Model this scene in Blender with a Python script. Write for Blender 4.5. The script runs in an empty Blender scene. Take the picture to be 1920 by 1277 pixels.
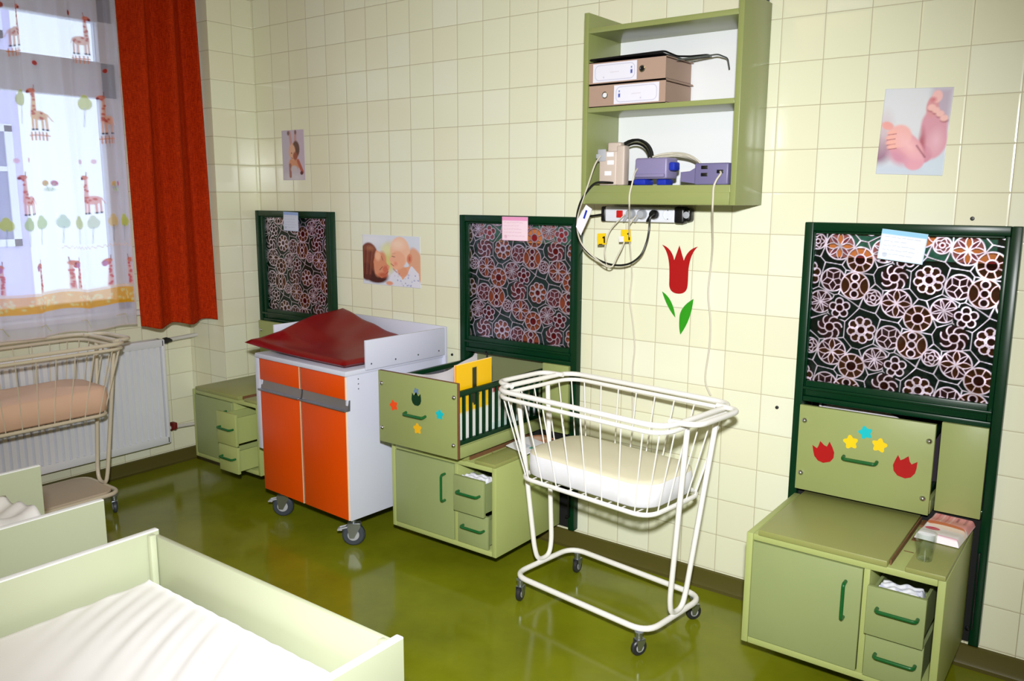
import bpy, bmesh, math, random
import numpy as np
from mathutils import Vector, Matrix
random.seed(4)
PI = math.pi
S = bpy.context.scene
COL = S.collection

# ------------------------------------------------------------------ camera
F_PX = 1556.77
def cam_axes(yaw, pitch, roll):
    f = Vector((math.sin(yaw)*math.cos(pitch), math.cos(yaw)*math.cos(pitch), math.sin(pitch)))
    r = Vector((math.cos(yaw), -math.sin(yaw), 0)); u = r.cross(f)
    return r*math.cos(roll)+u*math.sin(roll), u*math.cos(roll)-r*math.sin(roll), f
r_, u_, f_ = cam_axes(-0.645563, -0.17060, 0.0048863)
cam = bpy.data.objects.new('camera', bpy.data.cameras.new('camera')); COL.objects.link(cam)
m = Matrix.Identity(4)
for i in range(3):
    m[i][0] = r_[i]; m[i][1] = u_[i]; m[i][2] = -f_[i]
CAM = Vector((3.93762, -3.00903, 1.55822))
m.translation = CAM
cam.matrix_world = m
cam.data.sensor_width = 36; cam.data.lens = F_PX/1920*36
cam.data.clip_start = 0.05
S.camera = cam

# ------------------------------------------------------------------ world, lamps, exposure
S.view_settings.view_transform = 'Standard'; S.view_settings.look = 'None'
S.view_settings.exposure = 0.0; S.view_settings.gamma = 1; S.view_settings.use_curve_mapping = False
W = bpy.data.worlds.new('overcast'); S.world = W; W.use_nodes = True
bg = W.node_tree.nodes['Background']; bg.inputs[0].default_value = (0.72, 0.80, 1.0, 1); bg.inputs[1].default_value = 2.1

def lamp(name, kind, loc, target, energy, **kw):
    d = bpy.data.lights.new(name, kind); o = bpy.data.objects.new(name, d); COL.objects.link(o)
    o.location = loc; d.energy = energy
    o.rotation_euler = (Vector(target)-Vector(loc)).to_track_quat('-Z', 'Y').to_euler()
    for k, v in kw.items(): setattr(d, k, v)
    return o
# the camera's flash, just above the lens
lamp('flash', 'SPOT', (3.97, -3.06, 1.86), (1.70, -0.05, 0.76), 560, shadow_soft_size=0.05,
     spot_size=math.radians(89), spot_blend=1.0, color=(0.985, 1.0, 1.0))
# ceiling luminaires (tubes), behind and above the camera
for lx, ly in ((1.6, -3.7), (3.9, -3.9)):
    lamp('ceiling_tube_light', 'AREA', (lx, ly, 2.92), (lx, ly, 0), 11, shape='RECTANGLE', size=1.2, size_y=0.25, color=(1.0, 0.74, 0.38))

# ------------------------------------------------------------------ colour and materials
def lin(c):
    return tuple((x/255/12.92) if x/255 <= 0.04045 else ((x/255+0.055)/1.055)**2.4 for x in c)
def rgba(c): return (*lin(c), 1)
def nt(name):
    m = bpy.data.materials.new(name); m.use_nodes = True
    n = m.node_tree.nodes; l = m.node_tree.links
    return m, n, l, n['Principled BSDF']
def noise_bump(n, l, b, scale, strength, dist=0.002, coord='Object'):
    tc = n.new('ShaderNodeTexCoord'); no = n.new('ShaderNodeTexNoise'); no.inputs['Scale'].default_value = scale
    no.inputs['Detail'].default_value = 4
    bu = n.new('ShaderNodeBump'); bu.inputs['Strength'].default_value = strength; bu.inputs['Distance'].default_value = dist
    l.new(tc.outputs[coord], no.inputs['Vector']); l.new(no.outputs['Fac'], bu.inputs['Height']); l.new(bu.outputs[0], b.inputs['Normal'])
    return tc, no
def mat(name, col, rough=0.5, metal=0.0, var=0.06, scale=6.0, bump=0.0, bscale=80, spec=0.5, coat=0.0, **kw):
    """painted / plastic / metal surface with slight procedural wear"""
    m, n, l, b = nt(name)
    tc = n.new('ShaderNodeTexCoord'); no = n.new('ShaderNodeTexNoise'); no.inputs['Scale'].default_value = scale; no.inputs['Detail'].default_value = 5
    l.new(tc.outputs['Object'], no.inputs['Vector'])
    mx = n.new('ShaderNodeMix'); mx.data_type = 'RGBA'
    c = lin(col)
    mx.inputs[6].default_value = (*[x*(1-var) for x in c], 1); mx.inputs[7].default_value = (*[min(1, x*(1+var)) for x in c], 1)
    l.new(no.outputs['Fac'], mx.inputs[0]); l.new(mx.outputs[2], b.inputs['Base Color'])
    b.inputs['Roughness'].default_value = rough; b.inputs['Metallic'].default_value = metal
    b.inputs['Specular IOR Level'].default_value = spec; b.inputs['Coat Weight'].default_value = coat
    if bump:
        n2 = n.new('ShaderNodeTexNoise'); n2.inputs['Scale'].default_value = bscale; n2.inputs['Detail'].default_value = 3
        bu = n.new('ShaderNodeBump'); bu.inputs['Strength'].default_value = bump; bu.inputs['Distance'].default_value = 0.001
        l.new(tc.outputs['Object'], n2.inputs['Vector']); l.new(n2.outputs['Fac'], bu.inputs['Height']); l.new(bu.outputs[0], b.inputs['Normal'])
    return m
def tile_mat(name, axis, off_h, off_v, size=0.15):
    """glazed cream tiles, 15 cm grid; axis: which world coordinate runs along the wall"""
    m, n, l, b = nt(name)
    ge = n.new('ShaderNodeNewGeometry'); sp = n.new('ShaderNodeSeparateXYZ'); l.new(ge.outputs['Position'], sp.inputs[0])
    def math_(op, a, v2=None):
        x = n.new('ShaderNodeMath'); x.operation = op
        if hasattr(a, 'is_output'): l.new(a, x.inputs[0])
        else: x.inputs[0].default_value = a
        if v2 is not None:
            if hasattr(v2, 'is_output'): l.new(v2, x.inputs[1])
            else: x.inputs[1].default_value = v2
        return x.outputs[0]
    h = math_('DIVIDE', math_('SUBTRACT', sp.outputs[axis], off_h), size)
    v = math_('DIVIDE', math_('SUBTRACT', sp.outputs[2], off_v), size)
    def edge(x):
        f = math_('FRACT', x); return math_('MINIMUM', f, math_('SUBTRACT', 1.0, f))
    e = math_('MINIMUM', edge(h), edge(v))
    mr = n.new('ShaderNodeMapRange'); mr.inputs[1].default_value = 0.004; mr.inputs[2].default_value = 0.013; l.new(e, mr.inputs[0])
    cb = n.new('ShaderNodeCombineXYZ'); l.new(math_('FLOOR', h), cb.inputs[0]); l.new(math_('FLOOR', v), cb.inputs[1])
    wn = n.new('ShaderNodeTexWhiteNoise'); wn.noise_dimensions = '2D'; l.new(cb.outputs[0], wn.inputs['Vector'])
    cr = n.new('ShaderNodeValToRGB'); l.new(wn.outputs['Value'], cr.inputs[0])
    cr.color_ramp.elements[0].color = rgba((230, 228, 202)); cr.color_ramp.elements[1].color = rgba((233, 234, 213))
    e2 = cr.color_ramp.elements.new(0.5); e2.color = rgba((230, 231, 204))
    no = n.new('ShaderNodeTexNoise'); no.inputs['Scale'].default_value = 1.7; no.inputs['Detail'].default_value = 3
    l.new(ge.outputs['Position'], no.inputs['Vector'])
    gm = n.new('ShaderNodeMix'); gm.data_type = 'RGBA'; l.new(no.outputs['Fac'], gm.inputs[0])
    gm.inputs[6].default_value = rgba((160, 150, 120)); gm.inputs[7].default_value = rgba((198, 190, 164))
    mx = n.new('ShaderNodeMix'); mx.data_type = 'RGBA'; l.new(mr.outputs[0], mx.inputs[0]); l.new(gm.outputs[2], mx.inputs[6]); l.new(cr.outputs[0], mx.inputs[7])
    l.new(mx.outputs[2], b.inputs['Base Color'])
    rr = n.new('ShaderNodeMapRange'); l.new(mr.outputs[0], rr.inputs[0]); rr.inputs[3].default_value = 0.7; rr.inputs[4].default_value = 0.16; l.new(rr.outputs[0], b.inputs['Roughness'])
    # pillowed tile edge + slight waviness of each glaze
    pe = n.new('ShaderNodeMapRange'); pe.interpolation_type = 'SMOOTHSTEP'; pe.inputs[1].default_value = 0.0; pe.inputs[2].default_value = 0.05; l.new(e, pe.inputs[0])
    no2 = n.new('ShaderNodeTexNoise'); no2.inputs['Scale'].default_value = 9; l.new(ge.outputs['Position'], no2.inputs['Vector'])
    ad = math_('ADD', pe.outputs[0], math_('MULTIPLY', no2.outputs['Fac'], 0.5))
    bu = n.new('ShaderNodeBump'); bu.inputs['Strength'].default_value = 0.4; bu.inputs['Distance'].default_value = 0.0015
    l.new(ad, bu.inputs['Height']); l.new(bu.outputs[0], b.inputs['Normal'])
    return m
def paint_mat(name, rough=0.5, spec=0.4, bump=0.0):
    m, n, l, b = nt(name)
    a = n.new('ShaderNodeVertexColor'); a.layer_name = 'paint'; l.new(a.outputs[0], b.inputs['Base Color'])
    b.inputs['Roughness'].default_value = rough; b.inputs['Specular IOR Level'].default_value = spec
    return m
def glass_mat(name, tint=(0.95, 0.98, 0.97), rough=0.0, gloss=0.12):
    m, n, l, b = nt(name); out = n['Material Output']; n.remove(b)
    t = n.new('ShaderNodeBsdfTransparent'); t.inputs[0].default_value = (*tint, 1)
    g = n.new('ShaderNodeBsdfGlossy'); g.inputs['Roughness'].default_value = rough
    mx = n.new('ShaderNodeMixShader'); lw = n.new('ShaderNodeLayerWeight'); lw.inputs[0].default_value = 0.35; mp = n.new('ShaderNodeMapRange'); mp.inputs[3].default_value = 0.04; mp.inputs[4].default_value = 0.38
    l.new(lw.outputs['Facing'], mp.inputs[0]); l.new(mp.outputs[0], mx.inputs[0]); l.new(t.outputs[0], mx.inputs[1]); l.new(g.outputs[0], mx.inputs[2]); l.new(mx.outputs[0], out.inputs[0])
    return m

M = {}
M['tile_back'] = tile_mat('tile_back', 0, 0.0, 1.58-1.5-0.0)      # grid lines at x=0.15k, z=0.08+0.15k
M['tile_side'] = tile_mat('tile_side', 1, -0.28, 0.08)
M['tile_reveal'] = tile_mat('tile_reveal', 0, -0.165, 0.08)
M['green'] = mat('cabinet_green', (150, 160, 100), 0.42, var=0.05, bump=0.15, bscale=40)
M['shelf_green'] = mat('shelf_green', (142, 150, 92), 0.3, var=0.05)
M['green_trim'] = mat('cabinet_green_trim', (170, 180, 112), 0.42, var=0.04)
M['green_door'] = mat('cabinet_green_door', (146, 158, 106), 0.45, var=0.05, bump=0.2, bscale=30)
M['green_top'] = mat('cabinet_green_top', (146, 150, 88), 0.38, var=0.06)
M['crib_green'] = mat('crib_pale_green', (182, 188, 160), 0.45, var=0.03)
M['crib_edge'] = mat('crib_white_edge', (236, 238, 240), 0.4, var=0.03)
M['dark_green'] = mat('frame_dark_green', (2, 46, 24), 0.30, var=0.10, bump=0.1, bscale=25, spec=0.3)
M['handle_green'] = mat('handle_green', (20, 92, 42), 0.25, var=0.05)
M['raw_edge'] = mat('raw_chipboard_edge', (116, 78, 48), 0.7, var=0.2, scale=60)
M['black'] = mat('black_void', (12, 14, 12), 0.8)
M['olive_void'] = mat('olive_panel', (118, 124, 84), 0.6)
M['chrome'] = mat('chrome', (205, 205, 210), 0.18, metal=1.0)
M['steel'] = mat('caster_steel', (160, 165, 172), 0.3, metal=0.9)
M['rubber'] = mat('caster_rubber', (58, 64, 74), 0.45)
M['rubber_dark'] = mat('dark_caster_rubber', (40, 40, 44), 0.4)
M['white_lam'] = mat('white_laminate', (210, 213, 232), 0.35, var=0.02)
M['orange'] = mat('orange_laminate', (228, 76, 0), 0.35, var=0.03)
M['cream_edge'] = mat('cream_edging', (246, 208, 168), 0.4)
M['alu'] = mat('aluminium_pull', (170, 172, 178), 0.3, metal=0.85)
M['red_vinyl'] = mat('red_vinyl', (128, 0, 6), 0.38, var=0.08, bump=0.2, bscale=12, spec=0.22)
M['enamel'] = mat('white_enamel', (240, 238, 236), 0.25, var=0.03)
M['enamel_old'] = mat('ivory_enamel', (214, 204, 184), 0.3, var=0.05)
M['mat_white'] = mat('white_mattress', (232, 232, 240), 0.6, var=0.02)
M['mat_ivory'] = mat('ivory_mattress_top', (224, 218, 192), 0.5, var=0.02)
M['mat_pink'] = mat('peach_mattress', (226, 188, 164), 0.55, var=0.05, bump=0.3, bscale=14)
M['tray'] = mat('beige_tray', (206, 190, 170), 0.5)
M['cloth'] = mat('white_sheet', (224, 223, 226), 0.75, var=0.02)
M['bumper'] = mat('white_lining', (222, 216, 222), 0.6, var=0.04)
M['white_paint'] = mat('white_paint', (232, 234, 238), 0.4, var=0.02)
M['ceiling'] = mat('ceiling_paint', (214, 200, 170), 0.8)
M['brown'] = mat('binder_card', (170, 142, 126), 0.7, var=0.05)
M['label_white'] = mat('white_label', (232, 230, 240), 0.6, var=0.01)
M['plastic_black'] = mat('black_plastic', (14, 14, 18), 0.35)
M['plastic_white'] = mat('white_plastic', (226, 228, 238), 0.35)
M['plastic_grey'] = mat('grey_plastic', (170, 172, 180), 0.4)
M['plastic_beige'] = mat('beige_plastic', (198, 182, 172), 0.45)
M['lilac'] = mat('lilac_plastic', (138, 130, 170), 0.4)
M['lilac_dark'] = mat('dark_lilac_plastic', (112, 106, 146), 0.4)
M['blue'] = mat('blue_plastic', (30, 50, 170), 0.35)
M['cable_white'] = mat('white_cable', (206, 200, 184), 0.5)
M['cable_black'] = mat('black_cable', (12, 12, 14), 0.4)
M['yellow'] = mat('yellow_label', (238, 200, 10), 0.5)
M['yellow_board'] = mat('yellow_card', (244, 190, 16), 0.45, var=0.02)
M['red_switch'] = mat('red_switch', (200, 24, 20), 0.3)
M['st_red'] = mat('sticker_red', (170, 8, 14), 0.4)
M['st_leaf'] = mat('sticker_leaf_green', (44, 150, 20), 0.4)
M['st_yellow'] = mat('sticker_yellow', (245, 205, 20), 0.4)
M['st_cyan'] = mat('sticker_cyan', (20, 190, 200), 0.4)
M['st_orange'] = mat('sticker_orange', (240, 80, 30), 0.4)
M['st_amber'] = mat('sticker_amber', (238, 180, 30), 0.4)
M['st_dark'] = mat('sticker_dark_green', (8, 52, 30), 0.4)
M['st_blue'] = mat('sticker_grey_blue', (110, 135, 165), 0.4)
M['radiator'] = mat('radiator_enamel', (226, 228, 236), 0.35, var=0.01)
M['pipe'] = mat('pipe_paint', (206, 204, 198), 0.4)
M['valve'] = mat('dark_valve', (30, 30, 30), 0.4)
M['valve_red'] = mat('red_valve', (110, 24, 24), 0.5)
M['paint'] = paint_mat('printed_gloss', 0.35, 0.4)
M['paint_matte'] = paint_mat('printed_matte', 0.6, 0.3)
M['glass'] = glass_mat('clear_glass')

# floor: glossy olive linoleum
def floor_mat():
    m, n, l, b = nt('olive_linoleum')
    tc = n.new('ShaderNodeTexCoord'); no = n.new('ShaderNodeTexNoise'); no.inputs['Scale'].default_value = 2.2; no.inputs['Detail'].default_value = 6; no.inputs['Roughness'].default_value = 0.65
    l.new(tc.outputs['Object'], no.inputs['Vector'])
    cr = n.new('ShaderNodeValToRGB'); l.new(no.outputs['Fac'], cr.inputs[0])
    cr.color_ramp.elements[0].position = 0.3; cr.color_ramp.elements[0].color = rgba((104, 110, 14))
    cr.color_ramp.elements[1].position = 0.75; cr.color_ramp.elements[1].color = rgba((134, 140, 26))
    l.new(cr.outputs[0], b.inputs['Base Color'])
    b.inputs['Roughness'].default_value = 0.13; b.inputs['Specular IOR Level'].default_value = 0.30
    n2 = n.new('ShaderNodeTexNoise'); n2.inputs['Scale'].default_value = 5; n2.inputs['Detail'].default_value = 2; l.new(tc.outputs['Object'], n2.inputs['Vector'])
    bu = n.new('ShaderNodeBump'); bu.inputs['Strength'].default_value = 0.12; bu.inputs['Distance'].default_value = 0.004
    l.new(n2.outputs['Fac'], bu.inputs['Height']); l.new(bu.outputs[0], b.inputs['Normal'])
    return m
M['floor'] = floor_mat()
M['base'] = mat('olive_baseboard', (84, 78, 32), 0.4, var=0.08)

# translucent woven curtain
def curtain_mat():
    m, n, l, b = nt('rust_curtain'); out = n['Material Output']
    ge = n.new('ShaderNodeTexCoord')
    wv = n.new('ShaderNodeTexNoise'); mp = n.new('ShaderNodeMapping'); mp.inputs['Scale'].default_value = (60, 60, 400)
    l.new(ge.outputs['Object'], mp.inputs[0]); l.new(mp.outputs[0], wv.inputs['Vector']); wv.inputs['Scale'].default_value = 1
    wv2 = n.new('ShaderNodeTexNoise'); mp2 = n.new('ShaderNodeMapping'); mp2.inputs['Scale'].default_value = (300, 300, 30)
    l.new(ge.outputs['Object'], mp2.inputs[0]); l.new(mp2.outputs[0], wv2.inputs['Vector']); wv2.inputs['Scale'].default_value = 1
    ad = n.new('ShaderNodeMath'); ad.operation = 'ADD'; l.new(wv.outputs['Fac'], ad.inputs[0]); l.new(wv2.outputs['Fac'], ad.inputs[1])
    cr = n.new('ShaderNodeValToRGB'); cr.color_ramp.elements[0].position = 0.35; cr.color_ramp.elements[1].position = 0.72
    hf = n.new('ShaderNodeMath'); hf.operation = 'MULTIPLY'; hf.inputs[1].default_value = 0.5; l.new(ad.outputs[0], hf.inputs[0]); l.new(hf.outputs[0], cr.inputs[0])
    cr.color_ramp.elements[0].color = rgba((140, 26, 0)); cr.color_ramp.elements[1].color = rgba((204, 60, 8))
    l.new(cr.outputs[0], b.inputs['Base Color']); b.inputs['Roughness'].default_value = 0.8; b.inputs['Specular IOR Level'].default_value = 0.1
    b.inputs['Sheen Weight'].default_value = 0.0
    return m
M['curtain'] = curtain_mat()
def sheer_mat():
    m, n, l, b = nt('printed_voile'); out = n['Material Output']; n.remove(b)
    a = n.new('ShaderNodeVertexColor'); a.layer_name = 'paint'
    d = n.new('ShaderNodeBsdfDiffuse'); t2 = n.new('ShaderNodeBsdfTranslucent'); tr = n.new('ShaderNodeBsdfTransparent')
    l.new(a.outputs[0], d.inputs[0]); l.new(a.outputs[0], t2.inputs[0])
    m1 = n.new('ShaderNodeMixShader'); m1.inputs[0].default_value = 0.5; l.new(d.outputs[0], m1.inputs[1]); l.new(t2.outputs[0], m1.inputs[2])
    m2 = n.new('ShaderNodeMixShader'); l.new(a.outputs[1], m2.inputs[0]); l.new(tr.outputs[0], m2.inputs[1]); l.new(m1.outputs[0], m2.inputs[2])
    l.new(m2.outputs[0], out.inputs[0]); return m
M['sheer'] = sheer_mat()
def film_mat():
    """leaded-flower window film: alpha of 'paint' = raised pale line, the rest tinted see-through"""
    m, n, l, b = nt('flower_film'); out = n['Material Output']
    a = n.new('ShaderNodeVertexColor'); a.layer_name = 'paint'
    l.new(a.outputs[0], b.inputs['Base Color']); b.inputs['Roughness'].default_value = 0.44; b.inputs['Metallic'].default_value = 0.86
    tr = n.new('ShaderNodeBsdfTransparent'); ga = n.new('ShaderNodeGamma'); ga.inputs[1].default_value = 0.45; l.new(a.outputs[0], ga.inputs[0]); l.new(ga.outputs[0], tr.inputs[0])
    df = n.new('ShaderNodeBsdfDiffuse'); l.new(a.outputs[0], df.inputs[0])
    gl = n.new('ShaderNodeBsdfGlossy'); gl.inputs['Roughness'].default_value = 0.12
    no = n.new('ShaderNodeTexNoise'); no.inputs['Scale'].default_value = 14; tc = n.new('ShaderNodeTexCoord'); l.new(tc.outputs['Object'], no.inputs['Vector'])
    bu = n.new('ShaderNodeBump'); bu.inputs['Strength'].default_value = 0.6; bu.inputs['Distance'].default_value = 0.01; l.new(no.outputs['Fac'], bu.inputs['Height'])
    l.new(bu.outputs[0], gl.inputs['Normal']); l.new(bu.outputs[0], b.inputs['Normal'])
    m0 = n.new('ShaderNodeMixShader'); m0.inputs[0].default_value = 0.03; l.new(tr.outputs[0], m0.inputs[1]); l.new(df.outputs[0], m0.inputs[2])
    m1 = n.new('ShaderNodeMixShader'); m1.inputs[0].default_value = 0.05; l.new(m0.outputs[0], m1.inputs[1]); l.new(gl.outputs[0], m1.inputs[2])
    m2 = n.new('ShaderNodeMixShader'); l.new(a.outputs[1], m2.inputs[0]); l.new(m1.outputs[0], m2.inputs[1]); l.new(b.outputs[0], m2.inputs[2])
    l.new(m2.outputs[0], out.inputs[0]); return m
M['film'] = film_mat()

# ------------------------------------------------------------------ mesh helpers
def fin(name, bm, m, parent=None, loc=(0, 0, 0), smooth=True, angle=35):
    me = bpy.data.meshes.new(name)
    bmesh.ops.recalc_face_normals(bm, faces=bm.faces[:]); bm.to_mesh(me); bm.free()
    for x in (m if isinstance(m, (list, tuple)) else [m]): me.materials.append(x)
    o = bpy.data.objects.new(name, me); COL.objects.link(o)
    if parent: o.parent = parent
    o.location = loc
    if smooth:
        me.polygons.foreach_set('use_smooth', [True]*len(me.polygons))
        try: me.set_sharp_from_angle(angle=math.radians(angle))
        except Exception: pass
    return o
def box(bm, x0, x1, y0, y1, z0, z1, bev=0.0, mi=0, seg=2):
    b2 = bmesh.new()
    r = bmesh.ops.create_cube(b2, size=1)
    for v in b2.verts: v.co = Vector(((x0+x1)/2+v.co.x*(x1-x0), (y0+y1)/2+v.co.y*(y1-y0), (z0+z1)/2+v.co.z*(z1-z0)))
    if bev: bmesh.ops.bevel(b2, geom=b2.edges[:], offset=bev, segments=seg, profile=0.5, affect='EDGES')
    for f in b2.faces: f.material_index = mi
    merge(bm, b2)
def merge(bm, b2, mtx=None):
    if mtx is not None: bmesh.ops.transform(b2, matrix=mtx, verts=b2.verts[:])
    mp = {v: bm.verts.new(v.co) for v in b2.verts}
    for f in b2.faces:
        g = bm.faces.new([mp[v] for v in f.verts]); g.material_index = f.material_index; g.smooth = f.smooth
    b2.free()
def round_path(pts, r, closed=False, n=6):
    """polyline with its corners rounded to radius r"""
    P = [Vector(p) for p in pts]; out = []; N = len(P)
    for i in range(N):
        if not closed and i in (0, N-1): out.append(P[i]); continue
        a, b, c = P[i-1], P[i], P[(i+1) % N]
        d1 = (a-b); d2 = (c-b); rr = min(r[i] if isinstance(r, (list, tuple)) else r, d1.length*0.49, d2.length*0.49)
        if rr < 1e-5: out.append(b); continue
        s = b+d1.normalized()*rr; e = b+d2.normalized()*rr
        for k in range(n+1):
            t = k/n; out.append(s*(1-t)**2+b*2*t*(1-t)+e*t*t)
    return out
def smooth_path(pts, n=8):
    P = [Vector(p) for p in pts]; out = []
    for i in range(len(P)-1):
        p0 = P[max(i-1, 0)]; p1 = P[i]; p2 = P[i+1]; p3 = P[min(i+2, len(P)-1)]
        for k in range(n):
            t = k/n
            out.append(0.5*((2*p1)+(p2-p0)*t+(2*p0-5*p1+4*p2-p3)*t*t+(3*p1-p0-3*p2+p3)*t**3))
    out.append(P[-1]); return out
def tube(bm, path, rad, seg=10, closed=False, mi=0, cap=True):
    P = [Vector(p) for p in path]; N = len(P); rings = []
    q = []
    for p in P:
        if not q or (p-q[-1]).length > 1e-5: q.append(p)
    P = q; N = len(P)
    prev = None
    for i in range(N):
        if closed: t = (P[(i+1) % N]-P[i-1])
        else: t = P[min(i+1, N-1)]-P[max(i-1, 0)]
        t.normalize()
        if prev is None:
            a = Vector((0, 0, 1)) if abs(t.z) < 0.9 else Vector((1, 0, 0)); nrm = (a-t*a.dot(t)).normalized()
        else: nrm = (prev-t*prev.dot(t)).normalized()
        prev = nrm; bi = t.cross(nrm)
        rr = rad[i] if isinstance(rad, (list, tuple)) else rad
        rings.append([bm.verts.new(P[i]+nrm*math.cos(2*PI*k/seg)*rr+bi*math.sin(2*PI*k/seg)*rr) for k in range(seg)])
    for i in range(N if closed else N-1):
        A = rings[i]; B = rings[(i+1) % N]
        sh = 0
        if closed and i == N-1:
            sh = min(range(seg), key=lambda s: (A[0].co-B[s].co).length)
        for k in range(seg):
            f = bm.faces.new((A[k], A[(k+1) % seg], B[(k+1+sh) % seg], B[(k+sh) % seg])); f.material_index = mi; f.smooth = True
    if cap and not closed:
        for R in (rings[0][::-1], rings[-1]):
            f = bm.faces.new(R); f.material_index = mi
def lathe(bm, prof, seg=24, c=(0, 0, 0), axis='z', mi=0):
    c = Vector(c); rings = []
    for r, h in prof:
        rg = []
        for k in range(seg):
            a = 2*PI*k/seg; u, v = max(r, 1e-5)*math.cos(a), max(r, 1e-5)*math.sin(a)
            p = {'z': (u, v, h), 'y': (u, h, v), 'x': (h, u, v)}[axis]
            rg.append(bm.verts.new(c+Vector(p)))
        rings.append(rg)
    for A, B in zip(rings, rings[1:]):
        for k in range(seg):
            f = bm.faces.new((A[k], A[(k+1) % seg], B[(k+1) % seg], B[k])); f.material_index = mi; f.smooth = True
    for R in (rings[0], rings[-1]):
        f = bm.faces.new(R); f.material_index = mi
def prism(bm, pts, y0, y1, mi=0, plane='xz'):
    """extrude a 2-D outline; plane xz -> thickness along y, xy -> along z, yz -> along x"""
    def P(a, b, h):
        return {'xz': (a, h, b), 'xy': (a, b, h), 'yz': (h, a, b)}[plane]
    A = [bm.verts.new(P(a, b, y0)) for a, b in pts]; B = [bm.verts.new(P(a, b, y1)) for a, b in pts]
    fs = [bm.faces.new(A[::-1]), bm.faces.new(B)]
    for i in range(len(pts)):
        fs.append(bm.faces.new((A[i], A[(i+1) % len(pts)], B[(i+1) % len(pts)], B[i])))
    for f in fs: f.material_index = mi
def rrect(w, d, r, n=6, cx=0, cy=0):
    out = []
    for sx, sy, a0 in ((1, 1, 0), (-1, 1, 90), (-1, -1, 180), (1, -1, 270)):
        for k in range(n+1):
            a = math.radians(a0+90*k/n); out.append((cx+sx*(w/2-r)+r*math.cos(a), cy+sy*(d/2-r)+r*math.sin(a)))
    return out
def empty(name, loc=(0, 0, 0), rz=0):
    o = bpy.data.objects.new(name, None); COL.objects.link(o); o.location = loc; o.rotation_euler = (0, 0, rz); o.empty_display_size = 0.1
    return o
def tag(o, label, cat, group=None, kind=None):
    if label: o['label'] = label
    if cat: o['category'] = cat
    if group: o['group'] = group
    if kind: o['kind'] = kind
    return o
def struct(name, bm, m, smooth=False, parent=None):
    o = fin(name, bm, m, parent, smooth=smooth)
    if not parent: o['kind'] = 'structure'
    return o
def kids(o): return [c for c in bpy.data.objects if c.parent == o]
def copy_tree(o, parent=None):
    c = o.copy(); COL.objects.link(c); c.parent = parent
    for ch in kids(o): copy_tree(ch, c)
    return c

# ------------------------------------------------------------------ painted (printed) surfaces
class Canvas:
    def __init__(s, w, h, res, base=(255, 255, 255)):
        s.w, s.h = w, h; s.nx = max(2, int(round(w/res))+1); s.ny = max(2, int(round(h/res))+1)
        s.U, s.V = np.meshgrid(np.linspace(0, w, s.nx), np.linspace(0, h, s.ny))   # V up
        s.C = np.ones((s.ny, s.nx, 3))*np.array(lin(base)); s.A = np.zeros((s.ny, s.nx)); s.px = max(w/(s.nx-1), h/(s.ny-1))
    def put(s, k, col, a=None):
        k = np.clip(k, 0, 1)
        if col is not None: s.C = s.C*(1-k[..., None])+np.array(lin(col))*k[..., None]
        if a is not None: s.A = s.A*(1-k)+a*k
    def cov(s, d, soft=None):      # signed distance (neg inside) -> coverage
        w = soft or s.px; return np.clip(0.5-d/w, 0, 1)
    def ell(s, cx, cy, rx, ry, col, rot=0, soft=None, a=None, op=1):
        c, n = math.cos(rot), math.sin(rot); x = (s.U-cx)*c+(s.V-cy)*n; y = -(s.U-cx)*n+(s.V-cy)*c
        q = np.sqrt((x/rx)**2+(y/ry)**2); s.put(op*s.cov((q-1)*min(rx, ry), soft), col, a)
    def seg(s, p, q, w, col, soft=None, a=None, op=1, w2=None):
        px, py = q[0]-p[0], q[1]-p[1]; L2 = px*px+py*py+1e-12
        t = np.clip(((s.U-p[0])*px+(s.V-p[1])*py)/L2, 0, 1); d = np.hypot(s.U-p[0]-t*px, s.V-p[1]-t*py)
        ww = w/2 if w2 is None else (w+(w2-w)*t)/2
        s.put(op*s.cov(d-ww, soft), col, a)
    def rect(s, x0, x1, y0, y1, col, a=None, op=1, soft=None):
        d = np.maximum(np.maximum(x0-s.U, s.U-x1), np.maximum(y0-s.V, s.V-y1)); s.put(op*s.cov(d, soft), col, a)
    def poly(s, pts, col, a=None, op=1):
        ins = np.zeros(s.U.shape, bool); n = len(pts)
        for i in range(n):
            x1, y1 = pts[i]; x2, y2 = pts[(i+1) % n]
            if y1 == y2: continue
            c = ((y1 > s.V) != (y2 > s.V)) & (s.U < (x2-x1)*(s.V-y1)/(y2-y1)+x1); ins ^= c
        s.put(op*ins.astype(float), col, a)
    def mesh(s, name, m, fn, parent=None, thick=0.0, loc=(0, 0, 0)):
        """fn(u, v) -> (x, y, z) arrays"""
        X, Y, Z = fn(s.U, s.V); co = np.stack([X, Y, Z], -1).reshape(-1, 3)
        nx, ny = s.nx, s.ny; i = np.arange(nx-1)[None, :]+np.arange(ny-1)[:, None]*nx
        F = np.stack([i, i+1, i+nx+1, i+nx], -1).reshape(-1, 4)
        me = bpy.data.meshes.new(name); me.from_pydata(co.tolist(), [], F.tolist()); me.update()
        at = me.color_attributes.new('paint', 'FLOAT_COLOR', 'POINT')
        at.data.foreach_set('color', np.concatenate([s.C.reshape(-1, 3), s.A.reshape(-1, 1)], 1).astype(np.float32).ravel())
        me.materials.append(m); me.polygons.foreach_set('use_smooth', [True]*len(me.polygons))
        o = bpy.data.objects.new(name, me); COL.objects.link(o); o.parent = parent; o.location = loc
        if thick:
            md = o.modifiers.new('thickness', 'SOLIDIFY'); md.thickness = thick; md.offset = -1
        return o

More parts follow.
